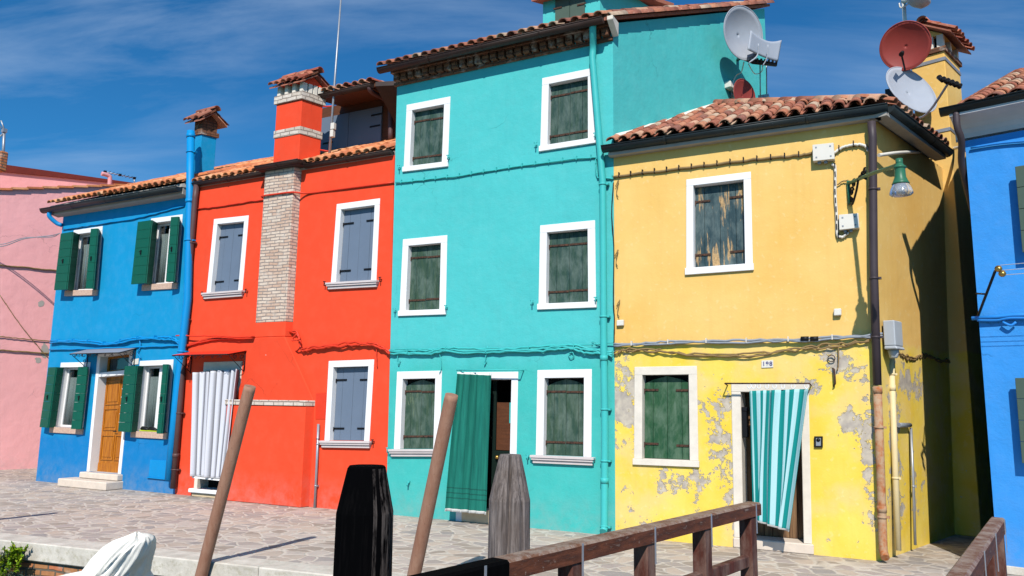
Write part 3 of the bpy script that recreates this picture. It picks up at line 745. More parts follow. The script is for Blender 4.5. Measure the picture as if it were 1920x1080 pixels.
mb = MB(xf); zt = H*(1-.155); mb.box((0,-dep-.1,H-.06),(W,.012,H)); mb.box((0,-dep-.1,0),(fw,.012,H-.06)); mb.box((W-fw,-dep-.1,0),(W,.012,H-.06))
mb.box((fw,-dep-.1,zt-.11),(W-fw,-.0,zt-.02)); df = mb.build('door_frame', M['white'], bh, .004)
mb = MB(xf); t = .045; z0 = zt-.02; z1 = H-.06
for q in (((fw,z0),(W-fw,z0+t)),((fw,z1-t),(W-fw,z1)),((fw,z0+t),(fw+t,z1-t)),((W-fw-t,z0+t),(W-fw,z1-t))): mb.box((q[0][0],-dep-.03,q[0][1]),(q[1][0],-dep+.01,q[1][1]))
mb.build('transom_light', M['wooddoor'], df, .003)
mb = MB(xf); mb.box((fw+t,-dep-.02,z0+t),(W-fw-t,-dep-.014,z1-t)); mb.build('transom_pane', M['glass'], df)
mb = MB(xf); mb.box((fw,-dep-.1,z0),(W-fw,-dep-.09,z1)); mb.build('transom_backing', M['greyshut'], df)
dx0, dx1 = fw, W-fw; dw = dx1-dx0; dh = zt-.11
mb = MB(xf)
mb.box((dx0,-dep-.04,0),(dx1,-dep,dh)); c = dx0+dw*.56
# raised mouldings of the leaf
def mould(x0,z0,x1,z1,d=.018):
    mb.box((x0,-dep,z0),(x1,-dep+d,z0+.02)); mb.box((x0,-dep,z1-.02),(x1,-dep+d,z1)); mb.box((x0,-dep,z0+.02),(x0+.02,-dep+d,z1-.02)); mb.box((x1-.02,-dep,z0+.02),(x1,-dep+d,z1-.02))
    mb.box((x0+.05,-dep,z0+.06),(x1-.05,-dep+.012,z1-.06))
mould(dx0+.05, dh*.70, c-.03, dh*.96); mould(dx0+.05, dh*.43, c-.03, dh*.66); mould(dx0+.05, dh*.12, c-.06, dh*.38); mould(c-.02, dh*.12, dx1-.05, dh*.38)
mb.box((dx0,-dep,.0),(dx1,-dep+.014,dh*.09)); dr = mb.build('door', M['wooddoor'], bh, .003, 'varnished orange wood door with a tall leaded pane')
mb = MB(xf); mb.box((c+.03,-dep,dh*.43),(dx1-.07,-dep+.006,dh*.95),0)
for i in range(1,6): z = dh*(.43+.52*i/6); mb.box((c+.03,-dep+.006,z-.006),(dx1-.07,-dep+.014,z+.006),1)
mb.build('door_pane', [M['dark_in'], M['white']], dr)
mb = MB(xf); mb.tube([(dx0+dw*.5,-dep,dh*.42),(dx0+dw*.5,-dep+.05,dh*.42),(dx0+dw*.5+.09,-dep+.05,dh*.42)],.009,6); mb.build('handle', M['iron'], dr)
# steps
mb = MB(); mb.box((dq[3][0]-.06,-.12,.155),(dq[2][0]+.05,.2,dz0-.002)); mb.box((dq[3][0]-.34,-.36,0),(dq[2][0]+.08,.19,.15)); mb.build('doorstep', M['stone_step'], bh, .015)
# canopy
def canopy(house, wl, wr, zt, dep, dz, mat):
    m = MB(); m.hexa([(wl,-.01,zt-.008),(wl,-dep,zt-dz-.008),(wr,-dep,zt-dz-.008),(wr,-.01,zt-.008),(wl,-.01,zt),(wl,-dep,zt-dz),(wr,-dep,zt-dz),(wr,-.01,zt)])
    c = m.build('canopy', M[mat], house)
    def spiral(cx, cy, r, n=14, turns=1.2, st=0): return [(cx+r*(1-k/n*.8)*math.cos(st+turns*2*PI*k/n), cy+r*(1-k/n*.8)*math.sin(st+turns*2*PI*k/n)) for k in range(n+1)]
    for x in (wl+.02, wr-.02):
        b = MB(); b.tube([(x,-.01,zt-.02),(x,-dep,zt-dz-.02)],.009,6); b.tube([(x,-.015,zt-.02),(x,-.015,zt-.40)],.009,6); b.tube([(x,-.015,zt-.38),(x,-dep*.9,zt-dz-.03)],.007,6)
        for cy, cz, r, st in ((-.09,-.13,.055,0),(-.2*dep/.35,-.12,.045,2),(-.07,-.25,.035,1)): b.tube([(x,yy,zt+zz) for yy, zz in spiral(cy, cz, r, st=st)],.006,5)
        b.build('bracket', M['iron'], c)
    f = MB(); f.tube([(wl,-dep,zt-dz-.012),(wr,-dep,zt-dz-.012)],.01,6); n = 6
    for i in range(n):
        xx = wl+.06+(wr-wl-.12)*(i+.5)/n; s = 1 if i % 2 else -1
        f.tube([(xx+s*(a-0), -dep, zt-dz-.045+b) for a, b in spiral(0,0,.032,st=PI/2)],.005,5)
        if i % 2: f.tube([(xx-.1,-dep,zt-dz-.07),(xx,-dep,zt-dz-.015)],.005,5)
    f.build('scroll_frieze', M['iron'], c)
zt = F(257,652)[1]; fl = at(131,663,-.38); fr = at(198,661,-.38)
canopy(bh, fl.x, F(257,652)[0], zt, .38, max(.02, zt-fr.z), 'canopyplate')
# eaves
mb = MB(); mb.hexa([(-16.25,-.16,5.60),(-12.16,-.16,5.60),(-12.16,0,5.575),(-16.25,0,5.575),(-16.25,-.16,5.72),(-12.16,-.16,5.72),(-12.16,.02,5.72),(-16.25,.02,5.72)]); mb.build('eave_slab', M['concrete'], bh)
mb = MB(); gutter_mesh(mb, (-16.42,-.235,5.715), (-12.17,-.235,5.715), .085); mb.build('gutter', M['gutter_dark'], bh)
zb = at(220,357,3.0).z; tb = (zb-5.80)/(3.0+.25); print('blue pitch', tb)
gable_roof(bh, -16.2, -12.1, 5.79, .2, max(.36, min(.62, tb)), 3.2, 'tile_o')
pipe(bh, smooth([(-16.2,-.22,5.65),(-16.2,-.22,5.55),(-16.12,-.1,5.42),(-16.04,-.03,5.38)],4), .045, 'bluepaint', name='gutter_outlet')
# blue chimney flue pipe and chimney
px = -11.99
pipe(bh, [at(317,900,-.09)-Vector((0,0,0)), at(330,760,-.09), at(352,560,-.09), at(356,380,-.09), at(358,246,-.09)], .075, 'bluepaint', clips=((1,.5),(2,.6),(3,.7)), name='flue_pipe', joints=((3,.02),(3,.93)))
def chimney_cap(house_part, B, ex, ey, w, d, z, body, tilem, pitch=.75, pil=4, bandmat='brick_white', h1=.12, h2=.24, oh=.12, gmat=None):
    """brick band, open smoke slots between little piers, small tiled gable (ridge along ex)"""
    P = lambda u, v, zz: B+ex*u+ey*v+Vector((0,0,zz))
    q = MB(); o = .03
    q.hexa([P(-o,-o,z),P(w+o,-o,z),P(w+o,d+o,z),P(-o,d+o,z),P(-o,-o,z+h1),P(w+o,-o,z+h1),P(w+o,d+o,z+h1),P(-o,d+o,z+h1)])
    q.build('brick_band', M[bandmat], house_part)
    pw = .07; spots = [((w-pw)*i/(pil-1), v, pw, .09) for i in range(pil) for v in (0, d-.09)]+[(u, v-.035, pw, .07) for v in (d*.38, d*.62) for u in (0, w-pw)]
    for u, v, a_, b_ in spots:
        q = MB(); q.hexa([P(u,v,z+h1),P(u+a_,v,z+h1),P(u+a_,v+b_,z+h1),P(u,v+b_,z+h1),P(u,v,z+h1+h2),P(u+a_,v,z+h1+h2),P(u+a_,v+b_,z+h1+h2),P(u,v+b_,z+h1+h2)])
        q.build('pier', M['brick_cornice' if gmat is None else 'oldwhite'], house_part)
    q = MB(); zz = z+h1+h2; k = w*.12
    q.hexa([P(k,d*.25,z+h1*.9),P(w-k,d*.25,z+h1*.9),P(w-k,d*.75,z+h1*.9),P(k,d*.75,z+h1*.9),P(k,d*.25,zz),P(w-k,d*.25,zz),P(w-k,d*.75,zz),P(k,d*.75,zz)],1)
    q.prism([P(0,-.0,zz),P(0,d,zz),P(0,d/2,zz+pitch*d/2)], ex*w, 0)
    q.build('gable', [M[gmat or 'woodbrown'], M['dark_in']], house_part)
    q = MB(); hd = d/2+oh
    for sgn in (0, 1):
        A = P(-oh,-oh,zz+.0-pitch*oh+.02) if sgn == 0 else P(w+oh,d+oh,zz-pitch*oh+.02)
        u1 = ex if sgn == 0 else -ex; up = (ey if sgn == 0 else -ey)+Vector((0,0,pitch)); L = up.length*hd
        wv = u1*(w+2*oh)
        q.hexa([A, A+wv, A+wv+up*hd, A+up*hd, A+Vector((0,0,.025)), A+wv+Vector((0,0,.025)), A+wv+up*hd+Vector((0,0,.025)), A+up*hd+Vector((0,0,.025))], 0)
        tiles(q, A+Vector((0,0,.02)), u1, up, (w+2*oh), L+.02, pitch=.15, r=.066, exp=.26)
    ridge_tiles(q, P(-oh-.02,d/2,zz+pitch*d/2+.10), P(w+oh+.02,d/2,zz+pitch*d/2+.10), .085, L=.26)
    q.build('cap_roof', M[tilem], house_part)
EX = Vector((1,0,0))
def chimney(house, B, w, d, z0, z1, mat, label=None, ex=EX, ey=DS, **k):
    P = lambda u, v, zz: B+ex*u+ey*v+Vector((0,0,zz))
    q = MB(); q.hexa([P(0,0,z0),P(w,0,z0),P(w,d,z0),P(0,d,z0),P(0,0,z1),P(w,0,z1),P(w,d,z1),P(0,d,z1)])
    c = q.build('chimney', M[mat], house, .006, label); chimney_cap(c, B, ex, ey, w, d, z1, mat, **k); return c
a = at(364,250,.2); b = at(396,255,.2); z1 = at(383,247,.2).z
chimney(bh, Vector((a.x,.2,0)), max(.2,(b.x-a.x)*.45), .30, 5.6, z1-.04, 'blue', 'blue chimney with tiled gable cap', tilem='tile', pil=3, h1=.09, h2=.22, bandmat='brick_cornice', oh=.12, pitch=.8)
# cables, box door, number plate
cable(bh, [(118,430),(180,421),(260,408),(345,386)], .016, 'bluepaint', out=.02)
cable(bh, [(94,641),(150,640),(200,645),(250,636),(300,634),(325,636),(340,645)], .02, 'bluepaint', out=.05, strands=2, clips=.5, clipmat='bluepaint', wob=.01)
cable(bh, [(93,655),(200,653),(280,650),(338,647)], .016, 'bluepaint', out=.03)
cable(bh, [(262,636),(263,650),(258,662),(264,672)], .012, 'bluepaint', out=.03)
mb = MB(); q = [F(*p) for p in ((283,862),(322,864),(321,898),(280,894))]; xf2, w2, h2 = quadmap(*q); mb.xf = xf2; mb.box((0,0,0),(w2,.02,h2)); mb.box((-.03,.0,-.02),(w2+.02,.035,0)); mb.build('service_hatch', M['bluepaint'], bh, .003)
mb = MB(); q = [F(*p) for p in ((250,674),(261,672),(260,683),(249,684))]; xf2, w2, h2 = quadmap(*q); mb.xf = xf2; mb.box((0,0,0),(w2,.014,h2)); sg = mb.build('house_number_plate', M['cream_plastic'], None, .002)
tag(sg, 'small white house number plate on the blue wall above the varnished door', 'sign')
# shoes on the sill
xf4, W4, H4 = quadmap(*[F(*p) for p in BW[3]])
for i, u in enumerate((.32, .56)):
    o = Vector(xf4(u*W4, -.02, .0)); e = empty('shoe', o, ('left' if i == 0 else 'right')+' one of two dark shoes with yellow-green soles on the blue house sill', 'shoe', 'shoes on the window sill')
    up = MB(); sl = MB()
    for k, (dx, r, zz) in enumerate(((-.09,.028,.04),(-.05,.036,.05),(0,.034,.045),(.05,.03,.036),(.1,.022,.028))): pass
    up.tube([o+Vector((-.1,-.01,.045)), o+Vector((-.06,-.01,.06)), o+Vector((0,-.01,.055)), o+Vector((.06,-.01,.042)), o+Vector((.11,-.01,.034))], [.022,.038,.038,.032,.016], 10)
    sl.hexa([o+Vector((-.115,-.045,.002)),o+Vector((.125,-.045,.002)),o+Vector((.125,.02,.002)),o+Vector((-.115,.02,.002)),o+Vector((-.115,-.045,.024)),o+Vector((.125,-.045,.02)),o+Vector((.125,.02,.02)),o+Vector((-.115,.02,.024))])
    up.build('upper', M['black'], e); sl.build('sole', M['rubber_yellow'], e, .006)

# ================================================================== RED HOUSE
rd = empty('red_house', (-9.6, 0, 0), 'orange-red two-storey house with grey shutters and a pale brick chimney pilaster', 'house')
RWN = [([(402,411),(467,404),(455,545),(388,550)], 'upper left window with closed grey shutters', ((383,551),(465,546))),
       ([(632,383),(713,372),(706,526),(621,531)], 'upper right window with closed grey shutters', ((612,532),(716,524))),
       ([(617,677),(702,674),(693,827),(609,826)], 'ground floor window with closed grey shutters', ((599,826),(702,828)))]
holes = []
for q, lab, hk in RWN:
    q2 = window(rd, q, fw=.105, dep=.085, sill='mould', shut='greyshut', straps='short', strapmat='iron', hooks=hk, lab=lab, sillmat='marble'); holes.append(inset(q2, .004))
RD = [(383,679),(455,677),(437,921),(364,915)]
rq = [F(*p) for p in RD]; holes.append(inset(rq, .004))
mb = MB(); wall_mesh(mb, [(-11.93,0),(-7.235,0),(-7.335,5.74),(-12.03,5.74)], holes, 6.4); mb.build('wall', M['red'], rd)
xf, W, H = quadmap(*rq); mb = MB(xf); fw = .08
mb.box((0,-.3,H-.16),(W,.012,H)); mb.box((0,-.3,0),(fw,.012,H-.16)); mb.box((W-fw,-.3,0),(W,.012,H-.16)); df = mb.build('door_frame', M['oldwhite'], rd, .005)
mb = MB(xf); mb.box((fw,-.28,0),(W-fw,-.24,H-.16)); mb.build('door', M['dark_in'], rd)
mb = MB(xf); mb.box((-.04,-.28,-.07),(W+.05,.1,0)); mb.build('threshold', M['white'], rd, .012)
mb = MB(); mb.box((rq[3][0]+.0,-.05,0),(rq[2][0]+.06,.1,rq[3][1]-.075)); mb.build('door_riser', M['sand'], rd, .01)
zt = F(463,657)[1]; fl = at(331,665,-.33); fr = at(420,664,-.33)
canopy(rd, fl.x, F(463,657)[0], zt, .42, max(.02, zt-fr.z), 'redpaint')
# eaves
mb = MB(); gutter_mesh(mb, (-12.05,-.055,5.80), (-10.12,-.055,5.80), .062); gutter_mesh(mb, (-9.2,-.055,5.80), (-7.34,-.055,5.80), .062)
gutter_mesh(mb, (-10.18,-.24,5.84), (-9.16,-.24,5.84), .062); mb.build('gutter', M['gutter_brown'], rd)
mb = MB(); mb.box((-10.16,-.24,5.77),(-9.18,.02,5.86)); mb.build('pilaster_flashing', M['gutter_brown'], rd)
zb = at(450,312,3.0).z; tb = (zb-5.84)/(3.05); print('red pitch', tb)
gable_roof(rd, -12.0, -7.36, 5.80, .02, max(.36, min(.62, tb)), 3.2, 'tile_o')
# brick pilaster, breast and chimney
pl = at(510,322,-.13); PX0 = F(510+8,322)[0]; 
PA = F(505,606); XL, XR = -10.02, -9.33; T = .15
mb = MB(); K = lambda x, z, t: (x-.31*t, -.951*t, z)
mb.hexa([K(XL,3.04,T),K(XR,3.04,T),(XR,.02,3.04),(XL,.02,3.04),K(XL,5.80,T),K(XR,5.80,T),(XR,.02,5.80),(XL,.02,5.80)]); mb.build('brick_pilaster', M['brick_pale'], rd, .006)
bx0 = F(441,775)[0]; bx1 = F(589,775)[0]
T2 = .17
mb = MB()
mb.hexa([K(XL,2.78,T),K(XR,2.78,T),(XR,.02,2.78),(XL,.02,2.78),K(XL,3.04,T),K(XR,3.04,T),(XR,.02,3.04),(XL,.02,3.04)])
mb.hexa([K(bx0,1.70,.02),K(bx1,1.70,.02),(bx1,.02,1.70),(bx0,.02,1.70),K(XL,2.78,T),K(XR,2.78,T),(XR,.02,2.78),(XL,.02,2.78)])
mb.hexa([K(bx0,0,T2),K(bx1,0,T2),(bx1,.02,0),(bx0,.02,0),K(bx0,1.62,T2),K(bx1,1.62,T2),(bx1,.02,1.62),(bx0,.02,1.62)])
mb.build('chimney_breast', M['red'], rd, .012)
mb = MB(); mb.hexa([K(bx0-.02,1.62,T2+.02),K(bx1+.01,1.62,T2+.02),(bx1+.01,.01,1.62),(bx0-.02,.01,1.62),K(bx0-.02,1.71,T2+.02),K(bx1+.01,1.71,T2+.02),(bx1+.01,.01,1.71),(bx0-.02,.01,1.71)]); mb.build('brick_ledge', M['brick_white'], rd, .006)
cl = at(512,303,-.14); cc = at(560,296,-.14); z1 = at(571,183,-.14).z-.02
CHW = cc.x-cl.x
ch = chimney(rd, Vector((cl.x,-.14,0)), CHW, .42, 5.85, z1, 'red', 'red chimney with a white brick stripe and tiled gable cap', tilem='tile_r', pil=4, gmat='red', h1=.15, h2=.18, oh=.09, pitch=.68)
mb = MB(); zs = at(566,243,-.14).z; B = Vector((cl.x,-.14,0)); P = lambda u, v, z: B+EX*u+DS*v+Vector((0,0,z)); o = .012
mb.hexa([P(-o,-o,zs-.07),P(CHW+o,-o,zs-.07),P(CHW+o,.42+o,zs-.07),P(-o,.42+o,zs-.07),P(-o,-o,zs+.07),P(CHW+o,-o,zs+.07),P(CHW+o,.42+o,zs+.07),P(-o,.42+o,zs+.07)]); mb.build('brick_stripe', M['brick_white'], ch)
# dormer
YD = 1.0; dl = at(607,240,YD); dr_ = at(716,240,YD); zb = at(660,272,YD).z; ztp = at(660,211,YD).z
dm = MB(); xr = at(742,240,YD).x
dm.box((dl.x-.55,YD+.02,zb-.6),(xr,YD+2.0,ztp+.22)); dmo = dm.build('dormer', M['woodbrown'], rd, 0, 'brown timber dormer with blue-grey shutters')
mb = MB(); n = 2
for i in range(n):
    x0 = dl.x-.15+(dr_.x-dl.x+.15)*i/n; x1 = dl.x-.15+(dr_.x-dl.x+.15)*(i+1)/n; mb.box((x0+.004,YD-.02,zb-.2),(x1-.004,YD+.018,ztp))
mb.build('shutter', M['greyshut'], dmo, .003)
for (x, z) in ((dl.x+.02,zb+.12),(dr_.x-.26,zb+.28),(dr_.x-.24,ztp-.15)):
    mb = MB(); mb.box((x,YD-.03,z-.015),(x+.24,YD-.02,z+.015)); mb.build('hinge', M['iron'], dmo)
YE = .22; g0 = at(612,178,YE); g1 = at(698,157,YE); zg = (g0.z+g1.z)/2
mb = MB(); gutter_mesh(mb, (g0.x-.3,YE,zg), (g1.x,YE,zg), .065); mb.build('gutter', M['gutter_brown'], dmo)
mb = MB(); mb.hexa([(g0.x-.3,YE+.06,zg-.02),(g1.x+.02,YE+.06,zg-.02),(g1.x+.02,YD+1.9,zg+.42),(g0.x-.3,YD+1.9,zg+.42),(g0.x-.3,YE+.06,zg+.04),(g1.x+.02,YE+.06,zg+.04),(g1.x+.02,YD+1.9,zg+.5),(g0.x-.3,YD+1.9,zg+.5)],1)
tiles(mb, (g0.x-.3,YE+.0,zg+.03), (1,0,0), (0,1,.2), g1.x-g0.x+.3, 2.0, pitch=.17); mb.build('roof', [M['tile_r'], M['woodbrown']], dmo)
mb = MB(); e = at(742,192,.9); mb.prism([(g1.x+.03,YE+.05,zg-.02),(g1.x+.03,YE+.05,zg+.06),(g1.x+.03,YD+1.9,zg+.5),(g1.x+.03,YD+1.9,zg-.6),(g1.x+.03,YD+.05,zg-.6)], (.35,.12,0)); mb.build('cheek', M['gutter_brown'], dmo)
pipe(dmo, smooth([at(692,160,YE), at(694,168,YE+.02), at(700,174,YE+.15), at(722,186,YD-.25), at(731,196,YD-.12), at(732,225,YD-.1), at(732,262,YD-.1)], 3), .045, 'brownpipe', name='downpipe')
# downpipe at the blue/red joint, cables
pipe(rd, [(-11.90,-.07,5.76), at(366,372,-.07), at(352,540,-.07), at(339,740,-.07), at(325,916,-.07)], .055, 'brownpipe', clips=((1,.5),(2,.3),(3,.2),(3,.8)), joints=((2,.55),(3,.65)))
cable(rd, [(370,392),(430,384),(498,373)], .014, 'redpaint', out=.02)
pp = [K(XL,0,T+.02), K(XR,0,T+.02)]
z_ = F(512,362)[1]+.0; mb = MB(); zc = at(540,361,-.15).z
mb.tube(smooth([F3 for F3 in (at(497,373,-.02), Vector(K(XL-.01,zc,T+.02)), Vector(K((XL+XR)/2,zc,T+.02)), Vector(K(XR+.01,zc-.01,T+.02)), at(580,362,-.02), at(650,353,-.02), at(738,342,-.02))], 6), .016, 6); mb.build('cable', M['redpaint'], rd)
cable(rd, [(330,629),(400,630),(450,632),(488,629)], .012, 'redpaint', out=.09)
cable(rd, [(340,652),(390,637),(440,634),(488,633)], .016, 'redpaint', out=.03, strands=2)
cable(rd, [(490,628),(530,622),(556,624),(562,640),(566,655),(590,652),(640,646),(690,644),(715,652),(731,661)], .018, 'redpaint', out=.06, strands=2, wob=.015)
cable(rd, [(556,626),(562,636),(548,638),(556,626)], .014, 'redpaint', out=.2)
cable(rd, [(706,641),(706,668),(707,688)], .008, 'redpaint', out=.03)
pipe(rd, [at(597,795,-.04), at(594,870,-.04), at(590,952,-.04)], .022, 'zinc', name='water_pipe', clips=((0,.5),(1,.5)))
mb = MB(); q = [F(*p) for p in ((593,738),(612,736),(610,786),(592,786))]; xf2, w2, h2 = quadmap(*q); mb.xf = xf2; mb.box((0,0,0),(w2,.006,h2)); mb.build('service_hatch', M['redpaint'], rd)
mb = MB(); o = at(507,666,-.0); mb.lathe(o, [(.03,0),(.032,.03),(.03,.05)], 12, 1, (0,-1,0), cap=True); mb.lathe(o+Vector((0,-.05,0)), [(.028,0),(.03,.03),(.018,.055),(.001,.06)], 12, 0, (0,-1,0)); tag(mb.build('wall_sensor', [M['cream_plastic'], M['redpaint']]), 'small round white lamp on the red wall right of the door canopy', 'lamp')

# ================================================================== TEAL HOUSE
te = empty('teal_house', (-5.4, 0, 0), 'tall turquoise three-storey house with dark green shutters', 'house')
TW = [([(763,197),(845,181),(840,313),(757,323)], 'oldgreen', 'box', 'upper left window', ((751,315),(843,296))),
      ([(1017,147),(1116,127),(1117,269),(1013,285)], 'oldgreen', 'box', 'upper right window', ((1007,273),(1118,255))),
      ([(756,449),(839,441),(836,590),(749,593)], 'oldgreen_worn', 'box', 'middle left window', ((743,583),(839,577))),
      ([(1013,423),(1116,413),(1118,577),(1010,581)], 'oldgreen', 'box', 'middle right window', ((1000,568),(1119,562))),
      ([(745,697),(829,695),(825,842),(739,842)], 'oldgreen_worn', 'mould', 'ground floor left window', ((730,843),)),
      ([(1008,694),(1110,692),(1109,857),(1005,853)], 'oldgreen_worn', 'mould', 'ground floor right window', ((992,857),(1115,863)))]
holes = []
for q, sh, sl, lab, hk in TW:
    q2 = window(te, q, fw=.115, dep=.085, sill=sl, shut=sh, hooks=hk, lab=lab+' with closed dark green shutters', arch=(sl == 'mould'), sillmat='white' if sl == 'box' else 'marble', hookmat='tealpaint'); holes.append(inset(q2, .004))
TD = [(861,698),(972,697),(966,984),(855,982)]
tq = [F(*p) for p in TD]; z0 = .18; tq[2] = (tq[2][0], .0); tq[3] = (tq[3][0], .0); holes.append([(p[0]+dx, p[1]+dz) for p, dx, dz in zip(tq, (.004,-.004,-.004,.004), (-.004,-.004,.0,.0))]); holes[-1][2] = (holes[-1][2][0], .003); holes[-1][3] = (holes[-1][3][0], .003)
RZ = lambda s: 7.22+.4395*s
mb = MB(); v, fs = facade([(-7.235,0),(-3.53,0),(-3.52,7.2),(-7.335,7.2)], holes)
base = [mb.P((p.x,0,p.y)) for p in v]
for t in fs: mb.face([base[i] for i in t])
TL_ = 4.77
for xx, xt in ((-7.235,-7.335),(-3.53,-3.52)):
    mb.poly([Vector((xx,0,0)), Vector((xx,0,0))+DS*TL_, Vector((xt,0,RZ(TL_)))+DS*TL_, Vector((xt,0,7.2))])
mb.poly([Vector((-7.235,0,0))+DS*TL_, Vector((-3.53,0,0))+DS*TL_, Vector((-3.52,0,RZ(TL_)))+DS*TL_, Vector((-7.335,0,RZ(TL_)))+DS*TL_])
mb.build('wall', M['teal'], te)
xf, W, H = quadmap(*tq); mb = MB(xf); fw = .105
mb.box((0,-.2,H-.11),(W,.012,H)); mb.box((0,-.2,0),(fw,.012,H-.11)); mb.box((W-fw,-.2,0),(W,.012,H-.11)); mb.build('door_frame', M['white'], te, .004)
mb = MB(xf); mb.box((fw,-.2,0),(W-fw,.03,.19)); mb.build('threshold', M['sand'], te, .01)
mb = MB(xf); dpt = -.3
mb.box((fw-.02,dpt-.6,.19),(W-fw+.02,dpt-.58,H)); mb.box((fw-.04,dpt-.6,.19),(fw-.02,-.2,H)); mb.box((W-fw+.02,dpt-.6,.19),(W-fw+.04,-.2,H)); mb.box((fw-.02,dpt-.58,.17),(W-fw+.02,-.2,.19)); mb.build('entry_lining', M['dark_in'], te)
mb = MB(xf); c0 = W*.5; mb.box((c0,-.19,.2),(W-fw,-.15,1.02)); mb.box((c0,-.19,1.02),(c0+.06,-.15,H-.11)); mb.box((W-fw-.04,-.19,1.02),(W-fw,-.15,H-.11)); mb.box((c0+.05,-.15,.3),(W-fw-.05,-.14,.92)); hd = mb.build('door', M['darkgreendoor'], te, .004)
mb = MB(xf); 
for i in range(26): x = c0+.065+i*(W-fw-.045-c0-.065)/26; mb.box((x,-.185,1.03),(x+.009,-.175,1.72))
mb.build('cane_screen', M['woodbrown'], hd)
mb = MB(xf); mb.lathe((c0+.12,-.15,.93), [(.012,0),(.012,.03),(.028,.04),(.03,.055),(.02,.07),(.001,.074)], 14, 0, (0,1,0)); mb.build('handle', M['brass'], hd)
mb = MB(xf); mb.box((W-fw-.055,-.14,1.42),(W-fw-.01,-.05,1.72)); tag(mb.build('letter_box', M['tealpaint'], None, .006), 'slim turquoise letter box inside the dark doorway of the turquoise house', 'letter box')
# cornice: three corbelled brick courses with dentils
mb = MB(); x0, x1 = -7.335, -3.525
for k, (z, o) in enumerate(((6.93,.045),(7.11,.15),(7.17,.21))):
    mb.box((x0-.03,-o,z),(x1+.01+(.0),.0-.001,z+.06 if k else z+.05))
n = 27
for i in range(n): x = x0+(x1-x0)*(i+.1)/n; mb.box((x,-.12+random.uniform(-.006,.006),6.985),(x+.1,-.001,7.105))
mb.build('brick_cornice', M['brick_cornice'], te)
mb = MB(); mb.prism([(x1+.0,-.24,7.14),(x1+.0,0,6.98),(x1,.02,7.2),(x1,-.24,7.2)], (.09,-.0,0)); mb.build('eave_block', M['oldwhite'], te, .006)
mb = MB(); gutter_mesh(mb, (-7.50,-.285,7.15), (-3.56,-.285,7.15), .072); mb.build('gutter', M['gutter_brown'], te)
mb = MB(); us = DS+Vector((0,0,.4395)); E = lambda x, s, z: Vector((x,0,z))+DS*s
mb.prism([E(-7.42,-.27,RZ(-.27)+.03), E(-7.42,TL_+.1,RZ(TL_+.1)+.03), E(-7.42,TL_+.1,RZ(TL_+.1)+.08), E(-7.42,-.27,RZ(-.27)+.08)], (3.96,0,0), 0)
tiles(mb, E(-7.40,-.33,RZ(-.33)+.08), (1,0,0), us, 3.9, us.length*(TL_+.4), pitch=.172)
ridge_tiles(mb, E(-3.47,-.2,RZ(-.2)+.075), E(-3.47,TL_+.1,RZ(TL_+.1)+.075), .09, L=.36)
mb.build('roof', M['tile'], te)
# little roof tower
YT = 2.3; tl = at(1018,30,YT); tr = at(1125,20,YT); ze = at(1010,1,YT-.2).z+.02
L = 2.0; rr = hit(1250,10, NS, NS.dot(tr)); L = (rr-tr).dot(DS)
tw = MB(); tw.hexa([(tl.x,YT,7.6),(tr.x,YT,7.6),Vector((tr.x,YT,7.6))+DS*L,Vector((tl.x,YT,7.6))+DS*L,(tl.x,YT,ze+.3),(tr.x,YT,ze+.3),Vector((tr.x,YT,ze+.3))+DS*L,Vector((tl.x,YT,ze+.3))+DS*L])
two = tw.build('roof_tower', M['teal'], te, 0, 'small turquoise tower room on the roof with a green shutter')
a = at(1042,30,YT); b = at(1097,30,YT); mb = MB(); z0 = at(1070,52,YT).z-.15; c = (a.x+b.x)/2
mb.box((a.x,YT-.03,z0),(c-.004,YT-.002,ze+.1)); mb.box((c+.004,YT-.03,z0),(b.x,YT-.002,ze+.1)); sh = mb.build('shutter', M['oxide'], two, .003)
mb = MB(); z = at(1050,16,YT).z; mb.box((a.x-.03,YT-.045,z-.015),(a.x+.14,YT-.031,z+.015)); z = at(1090,10,YT).z; mb.box((b.x-.14,YT-.045,z-.015),(b.x+.03,YT-.031,z+.015)); mb.build('hinge', M['rust'], sh)
mb = MB(); mb.hexa([(tl.x-.15,YT-.2,ze),(tr.x+.15,YT-.2,ze),Vector((tr.x+.15,YT,ze+.5))+DS*L,Vector((tl.x-.15,YT,ze+.5))+DS*L,(tl.x-.15,YT-.2,ze+.06),(tr.x+.15,YT-.2,ze+.06),Vector((tr.x+.15,YT,ze+.58))+DS*L,Vector((tl.x-.15,YT,ze+.58))+DS*L])
tiles(mb, (tl.x-.15,YT-.27,ze+.06), (1,0,0), (0,1,.22), tr.x-tl.x+.3, 1.6, pitch=.172); ridge_tiles(mb, (tr.x+.17,YT-.22,ze+.06), (tr.x+.6,YT+1.3,ze+.4), .09, L=.36); mb.build('roof', M['tile_r'], two)
# downpipe
pipe(te, smooth([(-3.74,-.22,7.14),(-3.75,-.21,7.05),(-3.80,-.07,6.86),(-3.815,-.06,6.7)],4)+[at(1130,340,-.06), at(1132,640,-.06), at(1134,800,-.06), at(1133,985,-.06)]+smooth([at(1133,990,-.07), at(1131,997,-.12)],2), .05, 'tealpaint', clips=((13,.02),(13,.85),(14,.8),(15,.35),(16,.6)), joints=((15,.55),(14,.2)))
cable(te, [(742,343),(850,331),(1000,308),(1112,295),(1117,300),(1118,322),(1124,334),(1150,334)], .013, 'tealpaint', out=.022, clips=.22, clipmat='tealpaint')
cable(te, [(730,660),(800,661),(830,656),(900,658),(1000,655),(1060,650),(1100,657),(1148,664)], .016, 'tealpaint', out=.05, strands=3, wob=.012, clips=.7, clipmat='tealpaint')
cable(te, [(730,655),(850,654),(1000,652),(1080,648),(1150,642)], .008, 'tealpaint', out=.05)
